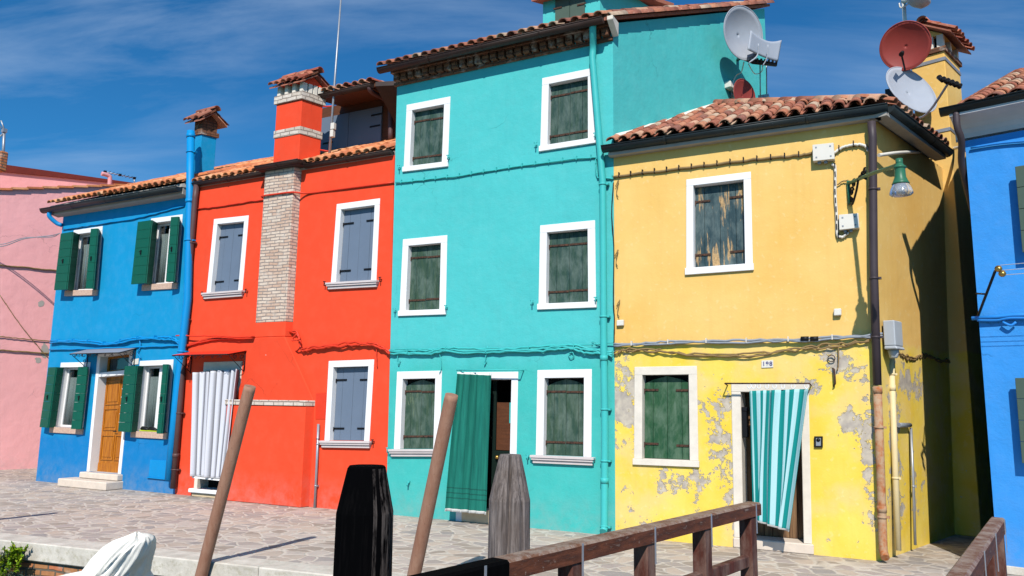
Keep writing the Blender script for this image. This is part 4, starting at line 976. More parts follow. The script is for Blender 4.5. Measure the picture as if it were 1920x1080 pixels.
for k, pts in enumerate(([(747,662),(745,672),(747,684),(750,676)], [(822,656),(826,672),(827,692),(824,700)], [(914,650),(911,668),(908,684),(912,676)], [(1066,664),(1072,660),(1076,668),(1069,671),(1066,664)], [(1110,645),(1112,640),(1130,650),(1128,662)])): cable(te, pts, .007, 'tealpaint', out=.03)
mb = MB(); o = at(768,903,0); mb.tube([o, o+Vector((0,-.06,-.02))], .016, 8); mb.tube([o+Vector((0,-.06,-.02)), o+Vector((0,-.06,-.06))], .012, 8); mb.build('wall_tap', M['tealpaint'], te)
cable(te, [(1150,345),(1147,400),(1151,470),(1150,560),(1152,600),(1151,650)], .008, 'cableblack', out=.03, strands=2, wob=.01)

# ================================================================== YELLOW HOUSE
ye = empty('yellow_house', (-1.9, 0, 0), 'yellow two-storey corner house with peeling lower paint and a hipped tile roof', 'house')
holes = []
q2 = window(ye, [(1287,337),(1408,322),(1412,507),(1287,516)], fw=.095, dep=.1, sill='box', shut='peelgreen', straps='short', strapmat='rust', lab='upper window with badly peeling blue-green shutters', sillh=.09); holes.append(inset(q2, .004))
q2 = window(ye, [(1190,688),(1307,686),(1310,876),(1189,871)], fw=.11, dep=.09, sill='box', shut='midgreen', straps='short', strapmat='rust', lab='ground floor window with green shutters and aged stone frame', frame='oldwhite', sillh=.08, arch=True); holes.append(inset(q2, .004))
YD_ = [(1371,720),(1516,720),(1523,1040),(1377,1030)]
yq = [F(*p) for p in YD_]; yq[2] = (yq[2][0], 0.); yq[3] = (yq[3][0], 0.)
h = [(yq[0][0]+.004, yq[0][1]-.004), (yq[1][0]-.004, yq[1][1]-.004), (yq[2][0]-.004, .003), (yq[3][0]+.004, .003)]; holes.append(h)
mb = MB(); wall_mesh(mb, [(-3.53,0),(-.38,0),(-.19,5.2),(-3.52,5.2)], holes, 7.5); mb.build('wall', M['yellow'], ye)
xf, W, H = quadmap(*yq); fw = .115; mb = MB(xf)
mb.box((0,-.3,H-.10),(W,.012,H)); mb.box((0,-.3,.12),(fw,.012,H-.10)); mb.box((W-fw*.8,-.3,.12),(W,.012,H-.10)); mb.build('door_frame', M['oldwhite'], ye, .006)
mb = MB(xf); mb.box((-.01,-.3,0),(W+.02,.03,.12)); mb.build('threshold', M['stone_step'], ye, .012)
mb = MB(xf); n = 7
for i in range(n): x = fw+(W-1.8*fw)*i/n; mb.box((x+.002,-.34,.12),(x+(W-1.8*fw)/n-.002,-.30,H-.1))
mb.build('door', M['oldboards'], ye, .003)
mb = MB(); mb.box((-3.56,-.12,5.165),(-.10,0,5.21)); mb.prism([Vector((-.17,-.12,5.165)), Vector((-.17,-.12,5.165))+DS*2.25, Vector((-.17,-.12,5.21))+DS*2.25, Vector((-.17,-.12,5.21))], NS*.14); mb.build('eave_board', M['concrete'], ye)
CO = Vector((-.03,-.13,0)); mb = MB()
gutter_mesh(mb, (-3.63,-.145,5.29), (-.02,-.145,5.29), .08, ends=True); gutter_mesh(mb, Vector((-.02,-.10,5.29)), Vector((-.02,-.10,5.29))+DS*2.28, .08, out=NS); mb.build('gutter', M['gutter_dark'], ye)
AP = Vector((-2.645,2.724,6.72)); e1 = Vector((-3.56,-.14,5.30)); e2 = Vector((-.06,-.14,5.30)); e3 = e2+DS*2.25; e4 = Vector((-3.56,0,5.30))+DS*2.86
mb = MB(); dn = Vector((0,0,-.08))
mb.poly([e1,e2,AP],1); mb.poly([e2,e3,AP],1); mb.poly([e3,e4,AP],1); mb.poly([e4,e1,AP],1); mb.poly([e1+dn,e2+dn,e3+dn,e4+dn],1)
for p, q in ((e1,e2),(e2,e3),(e3,e4),(e4,e1)): mb.poly([p,q,q+dn,p+dn],1)
# front slope tiles
tn = (AP.z-e1.z)/(AP.y-e1.y); us = Vector((0,1,tn)); ul = us.length; wd = e2.x-e1.x
def clipf(x, s):
    y = s/ul; X = e1.x+x; xl = -3.53+.325*(y-.14); xh = e2.x+(AP.x-e2.x)*(y/(AP.y-e2.y))
    return xl-.02 < X < xh+.05
tiles(mb, e1+Vector((0,-.05,.0)), (1,0,0), us, wd, ul*(AP.y-e1.y), pitch=.172, clip=clipf)
pr = AP-e2; sl = pr-DS*pr.dot(DS); ulen = sl.length; sp_ = pr.dot(DS)
def clips_(x, s):
    k = s/ulen; lo = sp_*k; hi = 2.25+(sp_-2.25)*k; return lo-.05 < x < hi
tiles(mb, e2+NS*.05, DS, sl, 2.7, ulen, pitch=.172, clip=clips_)
ridge_tiles(mb, e2+Vector((0,0,.06)), AP+Vector((0,0,.09)), .1)
mb.build('roof', [M['tile'], M['concrete']], ye)
mb = MB(); pA = e1+Vector((.05,.1,.10)); pts = [Vector((-3.5,0,5.44))+DS*(.0+.28*i)+Vector((0,0,.475*.28*i+random.uniform(-.015,.015))) for i in range(11)]
mb.tube([p+NS*.03 for p in pts], [.05+random.uniform(-.012,.012) for _ in pts], 7); mb.build('roof_flashing', M['oldwhite'], ye)
# chimney stack
S0 = Vector((-.29,0,0))+DS*2.72; cor = hit(1790,403, DS, DS.dot(S0)); tpc = hit(1770,95, DS, DS.dot(S0)); print('stack corner', cor, tpc)
sw = (cor-S0).dot(NS); rgt = hit(1811,276, NS, NS.dot(tpc)); sdp = (rgt-tpc).dot(DS); lft = hit(1709,125, DS, DS.dot(S0)); lw = (lft-S0).dot(NS); print('stack', sw, sdp, lw, tpc.z)
sdp = max(.35, min(.8, sdp))
b0 = S0+NS*lw; t0 = b0; wid_b = sw-lw; wid_t = (tpc-S0).dot(NS)-lw; print(wid_b, wid_t)
mb = MB(); mb.hexa([b0, b0+NS*(wid_b+.03), b0+NS*(wid_b+.03)+DS*sdp, b0+DS*sdp]+[p+Vector((0,0,tpc.z)) for p in (b0, b0+NS*wid_t, b0+NS*wid_t+DS*sdp, b0+DS*sdp)])
st = mb.build('chimney_stack', M['yellow'], ye, .008, 'tall yellow chimney stack with two metal straps')
B = Vector((b0.x,b0.y,0)); 
def chim2():
    # gable faces the front: ridge runs along DS
    w, d, z = wid_t, sdp, tpc.z
    chimney_cap(st, B+NS*w, DS, -NS, d, w, z, 'yellow', 'tile_r', pitch=.62, pil=3, gmat='yellow', h1=.07, h2=.2, oh=.14, bandmat='brick_cornice')
chim2()
for pz, py in ((104,1772),(237,1779)):
    mb = MB()
    zz = hit(py, pz+5, DS, DS.dot(S0)).z; o = .012; w = wid_t+(wid_b-wid_t)*(1-zz/tpc.z)
    P = lambda u, v, h: B+NS*u+DS*v+Vector((0,0,h)); mb.hexa([P(-o,-o,zz-.025),P(w+o,-o,zz-.025),P(w+o,sdp+o,zz-.025),P(-o,sdp+o,zz-.025),P(-o,-o,zz+.025),P(w+o,-o,zz+.025),P(w+o,sdp+o,zz+.025),P(-o,sdp+o,zz+.025)])
    mb.build('strap', M['zinc'], st)
# corner downpipe: dark above, rusty below
pipe(ye, [at(1634,228,-.11), at(1636,260,-.09), at(1638,500,-.09), at(1645,722,-.09)], .047, 'darkpipe', clips=((1,.4),(2,.1),(2,.6)))
def m_rustpipe():
    t = NT('rusty_orange_pipe'); n = t.noise(9, 6, .7); return t.done(t.mix(t.ramp(n, .36, .56), srgb(168,96,50), srgb(176,146,116)), .85, t.bump(n, .3, .004))
pipe(ye, [at(1645,724,-.09), at(1651,880,-.09), at(1656,1030,-.09)]+smooth([at(1657,1036,-.1), at(1660,1046,-.16)],2), .046, m_rustpipe(), clips=((0,.5),(1,.6)), joints=((0,.05),(1,.5)), name='lower_downpipe')
SX = -.33
sdy = lambda x, y: side(x, y, SX, .04)
pipe(ye, [sdy(1671,668), sdy(1677,840), sdy(1684,1032)], .035, 'lightpipe', name='conduit', clips=((0,.2),(1,.3)), joints=((0,.35),))
pipe(ye, [sdy(1685,797), sdy(1706,797)], .028, 'zinc', name='vent_stub')
pipe(ye, [sdy(1708,802), sdy(1712,900), sdy(1716,1022)], .016, 'zinc', name='water_pipe', clips=((1,.1),))
cable(ye, [(1150,331),(1260,318),(1400,301),(1480,293),(1522,288)], .018, 'cablebrown', out=.022, clips=.17)
cable(ye, [(1562,288),(1580,276),(1605,271),(1622,274),(1628,284)], .018, 'cream_plastic', out=.03, clips=.17)
cable(ye, [(1560,308),(1566,315),(1566,360),(1569,410),(1570,440),(1580,444),(1590,436)], .017, 'cream_plastic', out=.03, clips=.11)
cable(ye, [(1570,346),(1580,340),(1590,338)], .008, 'cablebrown', out=.03)
cable(ye, [(1151,647),(1220,644),(1300,641),(1400,640),(1500,637),(1580,633),(1655,628)], .014, 'cablegrey', out=.05, strands=2, clips=.5, clipmat='oldwhite')
cable(ye, [(1151,664),(1180,655),(1260,662),(1380,666),(1480,656),(1560,648),(1630,640)], .012, 'cablebrown', out=.04, strands=2, wob=.02)
cable(ye, [(1176,660),(1210,656),(1240,655)], .008, 'cablebrown', out=.03)
cable(ye, [(1572,646),(1572,680),(1570,694)], .008, 'cablebrown', out=.03)
cable(ye, [(1680,659),(1695,668),(1712,672),(1730,667),(1760,674),(1800,682)], .013, 'cablebrown', fn=sdy, strands=2, wob=.02)
for x in (1509,1527):
    mb = MB(); o = at(x, 635, -.06); mb.tube([o-Vector((.045,0,0)), o+Vector((.045,0,0))], .028, 10); mb.build('cable_joint', M['black'], ye)
for k, (x, y) in enumerate(((1154,350),(1153,480),(1156,575))): cable(ye, [(x,y),(x+6,y-12),(x+2,y+10),(x+5,y+20)], .006, 'cablebrown', out=.03)
mb = MB(); o = at(1562,700,0); mb.tube([o+Vector((0,-.0,.06)), o+Vector((.02,-.06,.04)), o+Vector((.02,-.05,-.12)), o+Vector((0,-.03,-.16))], [.01,.012,.014,.008], 6); o2 = at(1559,672,-.02); mb.lathe(o2, [(.035,0),(.045,.01),(.035,.02)], 14, 0, (0,-1,0)); mb.build('wall_hook', M['rust'], ye)
# ================================================================== things on the yellow wall
def wallbox(name, quad, d, mat, label, cat, group=None, fn=F, screws=True):
    xf, w, h = quadmap(*[fn(*p) for p in quad]); m = MB(xf); m.box((0,0,0),(w,d,h)); 
    if screws:
        for a in (.04, w-.04):
            for b in (.04, h-.04): m.box((a-.01,d,b-.01),(a+.01,d+.004,b+.01),1)
        m.box((w*.2,.02,-.03),(w*.35,.06,0),1); m.box((w*.5,.02,-.03),(w*.65,.06,0),1)
    return tag(m.build(name, [M[mat], M['cablegrey']], None, .008), label, cat, group)
wallbox('junction_box', [(1525,276),(1564,272),(1566,302),(1526,306)], .10, 'cream_plastic', 'upper white junction box high on the yellow wall where the cables meet', 'junction box', 'junction boxes on the yellow wall')
wallbox('junction_box', [(1574,406),(1610,403),(1612,430),(1575,434)], .10, 'cream_plastic', 'lower white junction box on the yellow wall below the street lamp bracket', 'junction box', 'junction boxes on the yellow wall')
wallbox('junction_box', [(1564,580),(1578,579),(1578,592),(1564,593)], .06, 'cream_plastic', 'tiny white box alone on the yellow wall above the long grey cable', 'junction box', 'junction boxes on the yellow wall', screws=False)
wallbox('junction_box', [(1158,601),(1171,600),(1171,611),(1158,612)], .05, 'cream_plastic', 'tiny white box at the left edge of the yellow wall beside the turquoise house', 'junction box', 'junction boxes on the yellow wall', screws=False)
# grey power box on the side wall
o = side(1666,630,-.25,.0); bx = MB(lambda a,d,b: tuple(Vector((o.x,o.y,o.z))+DS*a+NS*d+Vector((0,0,b))))
bx.box((-.17,.0,-.13),(.09,.13,.17)); bx.hexa([(-.17,0,-.17),(.09,0,-.17),(.09,.15,-.17),(-.17,.15,-.17),(-.17,0,-.13),(.09,0,-.13),(.09,.13,-.13),(-.17,.13,-.13)])
bx.tube([(-.05,.06,-.17),(-.05,.06,-.27)],[.065,.045],10); tag(bx.build('power_box', M['greyplastic'], None, .01), 'grey electrical box on the yellow corner above the cream conduit', 'electrical box')
# house number
xf, w, h = quadmap(*[F(*p) for p in ((1428,676),(1450,675),(1450,689),(1428,690))])
np_ = empty('house_number_plate', xf(w/2,0,h/2), 'white tile reading 198 above the striped door curtain', 'sign')
m = MB(xf); m.box((0,0,0),(w,.012,h)); m.build('tile', M['cream_plastic'], np_, .002)
def text_mesh(txt, size, loc, mat, parent, name, rotx=PI/2):
    cu = bpy.data.curves.new(name, 'FONT'); cu.body = txt; cu.size = size; cu.extrude = .0015; cu.align_x = 'CENTER'; cu.align_y = 'CENTER'; cu.offset = .0008; cu.space_character = 1.15
    tmp = bpy.data.objects.new(name, cu); COL.objects.link(tmp); dg = bpy.context.evaluated_depsgraph_get(); me = bpy.data.meshes.new_from_object(tmp.evaluated_get(dg)); COL.objects.unlink(tmp); bpy.data.objects.remove(tmp)
    me.materials.clear(); me.materials.append(mat); o = bpy.data.objects.new(name, me); COL.objects.link(o); o.rotation_euler = (rotx,0,0); o.parent = parent; o.location = Vector(loc)-WL(parent); return o
c = Vector(xf(w/2,.0145,h*.5)); text_mesh('198', h*.8, c, M['numberblue'], np_, 'numeral')
# intercom
xf, w, h = quadmap(*[F(*p) for p in ((1527,818),(1543,818),(1543,839),(1527,839))])
ic = empty('intercom', xf(w/2,0,h/2), 'small silver door intercom in a black surround right of the striped curtain', 'intercom')
m = MB(xf); m.box((0,0,0),(w,.03,h)); m.build('housing', M['black'], ic, .004)
m = MB(xf); m.box((.02,.03,.02),(w-.02,.036,h-.02)); m.build('faceplate', M['zinc'], ic, .002)
m = MB(xf); m.lathe((w*.5,.036,h*.68), [(.022,0),(.022,.006),(.001,.007)], 14, 0, (0,1,0)); m.build('button', M['black'], ic)
# mailbox inside the yellow door
xf, W, H = quadmap(*yq); m = MB(xf); a = at(1390,790,.08); zq = at(1396,820,.08).z; z2 = at(1396,764,.08).z; xx = at(1391,790,.08).x; x2 = at(1403,790,.08).x
m = MB(); m.box((xx,.02,zq),(x2,.12,z2)); m.box((xx-.006,.01,z2-.05),(x2+.006,.13,z2+.006)); tag(m.build('mailbox', M['iron'], None, .01), 'dark grey mailbox on the left jamb of the peeling yellow house door', 'mailbox')

# ---------------- curtains
def _quilt(t, uv):
    u, v = uv[0], uv[1]
    w = t.math('FRACT', t.math('ADD', t.math('MULTIPLY', u, 7.5), .0)); k = t.math('MINIMUM', w, t.math('SUBTRACT', 1., w))
    col = t.mix(t.ramp(k, .02, .26, .88, 0), srgb(206,206,212), srgb(74,74,84))  # creases darkened in the colour, as shade between the padded columns
    col = t.mix(t.math('LESS_THAN', v, .012), col, srgb(228,228,230)); return t.done(col, .9, t.bump(t.noise(26, 4, .6, t.mapv(t.geo, (1,1,2.4))), .35, .01))
M['quilt'] = m_uv('quilted_cotton', _quilt)
P3 = lambda px, py, y: at(px, py, -y)
curtain('door_curtain', P3(1404,733,.16), P3(1515,729,.16), P3(1477,997,.36), P3(1412,976,.24), 4.2, .05, M['striped'], 'turquoise and white striped curtain blown across the peeling yellow house doorway', nu=140, warp=.06, fx=lambda u, v: (u**1.25*(.75+.25*v)+u*(.25-.25*v), v))
r = MB(); A = at(1359,719,-.16); B = at(1518,719,-.16); r.tube([A,B],.010,8); r.tube([A,A+Vector((0,.16,-.02))],.008,6); r.tube([B,B+Vector((0,.16,-.02))],.008,6)
rd1 = empty('curtain_rod', A, 'thin rusty curtain rod with white rings over the yellow house doorway', 'curtain rod'); r.build('rod', M['rust'], rd1)
for px in (1405,1413,1423,1438,1452,1468,1487,1512):
    q = MB(); c = at(px,724,-.16); q.tube([(c.x+.022*math.cos(t*PI/6), c.y, c.z+.03*math.sin(t*PI/6)) for t in range(12)], .006, 5, closed=True); q.build('ring', M['white'], rd1)
curtain('door_curtain', P3(858,697,.14), P3(923,700,.14), P3(914,965,.22), P3(833,958,.28), 5.5, .05, M['tealcloth'], 'plain green cotton curtain with white hem hanging in the turquoise house doorway', nu=120, warp=.02)
r = MB(); A = at(856,694,-.14); B = at(974,694,-.14); r.tube([A,B],.010,8); r.tube([A,A+Vector((0,.14,0))],.008,6); r.tube([B,B+Vector((0,.14,0))],.008,6); tag(r.build('curtain_rod', M['tealpaint']), 'turquoise curtain rod above the turquoise house door', 'curtain rod')
curtain('door_curtain', P3(362,699,.16), P3(449,692,.12), P3(425,899,.18), P3(359,892,.26), 7.5, .07, M['quilt'], 'thick white quilted curtain over the red house doorway', nu=150, sharp=1, th=.012, warp=.02)
m = MB(); TL, TR, BR, BL = [P3(*a) for a in ((360,893,.27),(425,900,.19),(425,903,.19),(360,896,.27))]
m.hexa([BL+Vector((0,.02,0)),BR+Vector((0,.02,0)),BR,BL,TL+Vector((0,.02,0)),TR+Vector((0,.02,0)),TR,TL])
m.build('hem_bar', M['white'], bpy.data.objects['door_curtain.002'])

# ================================================================== RIGHT BLUE HOUSE
az = empty('azure_house', RO, 'sky blue house at the right edge with a deep grey eave and dark tiles', 'house')
def rp(u, o, z): q = RO+RU*u-RV*o; return (q.x, q.y, z)
m = MB(rp); m.box((0,-9,.0),(7,0,4.80)); m.box((-.0,-.02,0),(7,.02,.10),1) if False else None
m.build('wall', M['azure'], az)
m = MB(rp); m.box((-.004,-.02,0),(7,.025,.085)); m.build('plinth', M['kerb'], az, .006)
m = MB(rp); n = 6; prof = [(0,4.77)]+[(.28*(1-math.cos(PI/2*i/n)), 4.80+.20*math.sin(PI/2*i/n)) for i in range(n+1)]+[(.28,5.03),(0,5.03)]
lo = [(-.09, a, b) for a, b in prof]; 
ia = [m.P(p) for p in lo]; ib = [m.P((7, p[1], p[2])) for p in lo]
for k in range(len(lo)): m.face((ia[k], ia[(k+1)%len(lo)], ib[(k+1)%len(lo)], ib[k]), 0)
m.face(ia[::-1]); m.face(ib); m.box((-.09,-9,4.80),(7,-.001,5.03)); m.build('eave_cove', M['soffit'], az)
m = MB(); gutter_mesh(m, rp(-.18,.265,5.10), rp(7,.265,5.10), .075, out=-RV); m.build('gutter', M['gutter_dark'], az)
m = MB(); us = RV+Vector((0,0,.43)); A = Vector(rp(.02,.26,5.02))
q = [Vector(rp(.02,.24,5.02)), Vector(rp(7,.24,5.02)), Vector(rp(7,-5,5.02)), Vector(rp(.02,-5,5.02))]
m.hexa(q+[q[0]+Vector((0,0,.03)), q[1]+Vector((0,0,.03)), q[2]+Vector((0,0,.43*5.24)), q[3]+Vector((0,0,.43*5.24))], 1)
tiles(m, A+Vector((0,0,.03)), RU, us, 6.9, us.length*5.2, pitch=.215, r=.092, exp=.30); ridge_tiles(m, Vector(rp(.03,.27,5.07)), Vector(rp(.03,-5,5.07+.43*5.27)), .085, L=.32)
m.build('roof', [M['tile'], M['concrete']], az)
pipe(az, smooth([Vector(rp(-.02,.27,5.04)), Vector(rp(-.02,.27,4.86)), Vector(rp(.0,.2,4.72)), Vector(rp(-.045,.03,4.52)), Vector(rp(-.045,-.15,4.30)), Vector(rp(-.038,-.45,4.0))],5)+[Vector(rp(-.038,-.5,2.6)), Vector(rp(-.038,-.5,.1))], .036, 'darkpipe', name='downpipe')
# shutters folded open at the frame edge, and their windows
for k, (y0, y1, lab) in enumerate(((312,474,'upper'),(708,868,'lower'))):
    TLc = rh(1903,y0,.13); z1 = TLc.z; z0 = rh(1908,y1,.13).z; u0 = (TLc-RO).dot(RU); print('shutter', lab, u0, z0, z1)
    m = MB(rp); n = 4
    m.box((u0+.52,-.1,z0-.03),(u0+1.6,.012,z0)); m.box((u0+.42,-.1,z0),(u0+.52,.012,z1+.0)); m.box((u0+1.5,-.1,z0),(u0+1.6,.012,z1)); m.box((u0+.42,-.1,z1),(u0+1.6,.012,z1+.12)); w = m.build('window', M['white'], az, .003, lab+' window of the sky blue house')
    m = MB(rp); 
    for j in range(n): a = z0+(z1-z0)*j/n; b = z0+(z1-z0)*(j+1)/n-.004; m.box((u0,.10,a),(u0+.5,.135,b))
    m.build('shutter', M['oxide'], w, .003)
    m = MB(rp); m.box((u0+.06,.135,z0+.25*(z1-z0)),(u0+.10,.16,z0+.25*(z1-z0)+.16)); m.build('hinge', M['iron'], w)
    m = MB(rp); m.box((u0+.52,-.05,z0),(u0+1.5,.004,z1)); m.build('pane', M['dark_in'], w)
# clothes line bracket
bs = (rh(1868,508)-RO); u = bs.dot(RU)
cl = empty('clothes_line', rh(1866,512), 'laundry line with brass pulleys on an iron arm on the sky blue wall', 'clothes line')
foot = rh(1834,592); tipq = rh(1866,508,.62); m = MB(); m.tube([foot, tipq], .014, 6); m.tube([foot+Vector((0,0,.25)), foot.lerp(tipq,.5)], .010, 6); m.build('arm', M['iron'], cl)
for k, (dx, dz) in enumerate(((0,.02),(.03,-.035))):
    m = MB(); c = tipq+RU*(.03+dx)+Vector((0,0,dz)); m.lathe(c+RV*.01, [(.001,0),(.034,.0),(.028,.01),(.034,.02),(.001,.02)], 16, 0, -RV); m.build('pulley', M['brass'], cl)
m = MB()
for dz in (.055,.0,-.05): m.tube([tipq+RU*.05+Vector((0,0,dz)), tipq+RU*3+Vector((0,0,dz-.02))], .0035, 4)
m.build('line', M['white'], cl)
m = MB(); m.tube([rh(1822,597,.05), rh(1870,594,.05), rh(1900,591,.05), rh(1990,588,.05)], .022, 8); m.tube(smooth([rh(1832,600,.05), rh(1870,600,.04), rh(1900,596,.05), rh(1990,598,.04)],5), .018, 6); m.tube(smooth([rh(1880,604,.05), rh(1895,610,.06), rh(1905,604,.05)],4), .014, 6); m.build('cable', M['azurepaint'], az)
m = MB(); m.tube(smooth([rh(1820,277,.03), rh(1880,268,.03), rh(1960,262,.03)],4), .014, 6); m.build('cable', M['azurepaint'], az)
m = MB(); p0 = side(1648,291,-.2,.05); p1 = side(1690,286,-.2,.12); m.tube(smooth([p0, p1, hit(1750,284,DS,DS.dot(S0)-.08), hit(1795,277,DS,DS.dot(S0)-.08), Vector(rp(-.04,.04,4.72))],8), .022, 8)
tag(m.build('overhead_cable', M['cream_plastic']), 'thick cream cable crossing the alley from the yellow corner to the sky blue house', 'cable')
# wall closing the alley
m = MB(); A = Vector((-.3,0,0))+DS*7.5; m.prism([A-NS*.5, A+NS*3, A+NS*3+Vector((0,0,5.5)), A-NS*.5+Vector((0,0,5.5))], DS*.3)
tag(m.build('alley_wall', M['brick_cornice']), 'dark wall closing the far end of the shaded alley', 'wall')

# ================================================================== STREET LAMP
A = at(1591,345,0); HD = Vector((.062,-1.31,0)); LT = hit(1688,304,(HD.x-A.x, HD.y, 0), 0) if False else None
rr = ray(1686,303).normalized(); tt = ((HD-CAM).dot(Vector((rr.x,rr.y,0)).normalized()))/Vector((rr.x,rr.y,0)).length; LT = CAM+rr*tt
sl_ = empty('street_lamp', A, 'green bell-shaped street lamp on a scrolled iron arm at the yellow corner', 'street lamp')
hd_ = Vector((LT.x-A.x, LT.y-A.y, 0)).normalized(); print('lamp', LT, (LT-A).length)
m = MB(); m.tube(smooth([A+Vector((0,-.02,-.0)), A.lerp(LT,.5), LT-hd_*.12+Vector((0,0,-.01)), LT],6), .022, 10); m.tube([LT+Vector((0,0,.03)), LT-Vector((0,0,.05))],.035,10)
m.tube([A+Vector((0,-.03,.03)), A+Vector((0,-.03,-.27))], .02, 8); m.build('arm', M['lampgreen'], sl_)
m = MB(); st_ = A+Vector((0,-.03,-.52)); st_ = A+Vector((0,-.03,-.26)); k = [st_, st_+hd_*.10+Vector((0,0,-.02)), st_+hd_*.24+Vector((0,0,.10)), st_+hd_*.36+Vector((0,0,.24)), A.lerp(LT,.38)+Vector((0,0,-.03))]
m.tube(smooth(k,6), .014, 8)
def spir(c, r, n=16, tr=1.3, s=0): return [c+hd_*(r*(1-i/n*.8)*math.cos(s+tr*2*PI*i/n))+Vector((0,0,r*(1-i/n*.8)*math.sin(s+tr*2*PI*i/n))) for i in range(n+1)]
for (a, b, r, s_) in ((.09,-.12,.06,0),(.17,-.04,.05,1),(.07,-.21,.035,2),(.44,-.01,.05,3),(.52,-.0,.04,1)):
    m.tube(spir(A+hd_*a+Vector((0,0,b+.0*a)), r, s=s_), .012, 6)
m.build('scroll', M['iron'], sl_)
LK = .76; m = MB(); m.lathe(LT, [(a_*LK, b_*LK) for a_, b_ in [(.03,.0),(.045,-.03),(.06,-.06),(.082,-.075),(.086,-.09),(.07,-.10),(.068,-.11),(.072,-.22),(.10,-.29),(.112,-.31),(.106,-.325),(.10,-.32)]], 24); m.build('lamp_shade', M['lampgreen'], sl_)
m = MB(); m.lathe(LT, [(a_*LK, b_*LK) for a_, b_ in [(.10,-.322),(.13,-.38),(.145,-.43),(.148,-.455),(.13,-.47),(.07,-.478),(.001,-.48)]], 32); m.build('lamp_glass', M['lampglass'], sl_)
m = MB(); m.lathe(LT, [(a_*LK, b_*LK) for a_, b_ in [(.02,-.3),(.05,-.36),(.05,-.4),(.001,-.43)]], 12); m.build('bulb', M['cream_plastic'], sl_)

# ================================================================== ROOF ANTENNAS AND DISHES
def dish(name, c, n, up, ra, rb, mat, label, group='satellite dishes on the roofs', depth=.16, arm=None, armmat='zinc', mount=None, lnb=1):
    e = empty(name, c, label, 'satellite dish', group); c = Vector(c); n = Vector(n).normalized(); up = Vector(up); up = (up-n*up.dot(n)).normalized(); rt = up.cross(n).normalized()
    m = MB(); nr, ns = 8, 40; rings = []
    for k in range(nr+1):
        r = k/nr; rings.append([m.P(c+(rt*math.cos(2*PI*j/ns)*ra+up*math.sin(2*PI*j/ns)*rb)*max(r,.001)+n*(depth*r*r-depth)) for j in range(ns)])
    for P_, Q_ in zip(rings, rings[1:]):
        for j in range(ns): m.face((P_[j],P_[(j+1)%ns],Q_[(j+1)%ns],Q_[j]),0,True)
    o = m.build('reflector', M[mat], e); sd_ = o.modifiers.new('s','SOLIDIFY'); sd_.thickness = .012; sd_.offset = 0
    m = MB(); m.tube([c+(rt*math.cos(2*PI*j/ns)*ra+up*math.sin(2*PI*j/ns)*rb) for j in range(ns)], .009, 6, closed=True); m.build('rim', M[mat], e)
    if arm:
        m = MB(); a0 = c-up*rb*1.0-n*.01; tip = c+n*arm[0]-up*arm[1]+rt*(arm[2] if len(arm) > 2 else 0); m.tube([a0-n*.05, a0, tip], .013, 8); m.build('arm', M[armmat], e)
        m = MB(); m.tube([tip+n*.03+up*.01, tip-n*.09+up*.05], [.035,.024], 12); m.tube([tip+up*.0, tip+up*.03], .02, 8); m.build('receiver', M['black'], e)
    if mount:
        m = MB(); bk = c-n*(depth+.0); m.tube([bk-n*.0, bk-n*.06, Vector(mount)], .022, 8); m.tube([Vector(mount)+Vector((0,0,.12)), Vector(mount)-Vector((0,0,.12))], .03, 8); m.build('mount', M['zinc'], e)
    return e, c, n, up, rt
toC = lambda p: (CAM-Vector(p)).normalized()
def loc(p):
    t_ = toC(p); u_ = (UP-t_*UP.dot(t_)).normalized(); r_ = u_.cross(t_).normalized(); return t_, r_, u_
# big pale dish with a curved second reflector, on the turquoise side wall
c = side(1394,62,-3.53,.45); t_, r_, u_ = loc(c); n = (t_*.70+(r_*.96+u_*.28)*.71).normalized()
e, c, n, up, rt = dish('satellite_dish', c, n, u_*.96-r_*.28, .43, .46, 'dishgrey', 'large pale grey dish with a curved second reflector on the turquoise side wall', depth=.14)
m = MB(); nn, mm = 20, 8; idx = {}
TLq, TRq, BRq, BLq = [side(x,y,-3.53,o) for x,y,o in ((1408,57,.62),(1466,75,.72),(1459,115,.72),(1403,93,.62))]
for i in range(nn+1):
    for j in range(mm+1):
        u_, v_ = i/nn, j/mm; q = (BLq*(1-u_)+BRq*u_)*(1-v_)+(TLq*(1-u_)+TRq*u_)*v_; s_ = math.sin(PI*u_)
        q = q+Vector((0,0,-.10*s_*(.2+.8*v_)))-toC(q)*(.05*s_); idx[i,j] = m.P(q)
for i in range(nn):
    for j in range(mm): m.face((idx[i,j],idx[i+1,j],idx[i+1,j+1],idx[i,j+1]),0,True)
o = m.build('second_reflector', M['dishgrey'], e); s_ = o.modifiers.new('s','SOLIDIFY'); s_.thickness = .014
m = MB(); lo = side(1412,117,-3.53,.5); hi = side(1455,122,-3.53,.68); wl = side(1383,112,-3.53,.0)
m.tube([wl, side(1390,108,-3.53,.3), lo, hi], .03, 8); m.tube([lo+Vector((0,0,.05)), hi+Vector((0,0,.02))], .02, 8)
m.build('mount', M['iron'], e); m = MB(); m.tube(smooth([side(1404,118,-3.53,.6), side(1420,104,-3.53,.68), side(1422,82,-3.53,.72)],4), .012, 6); m.tube(smooth([side(1430,124,-3.53,.62), side(1438,108,-3.53,.7), side(1440,84,-3.53,.74)],4), .012, 6)
m.build('bracket', M['dishgrey'], e); m = MB()
for i in range(7): q = lo.lerp(hi, i/6.); m.tube([q, q+Vector((.02,-.06,.05))], .02, 8)
m.build('receiver', M['black'], e)
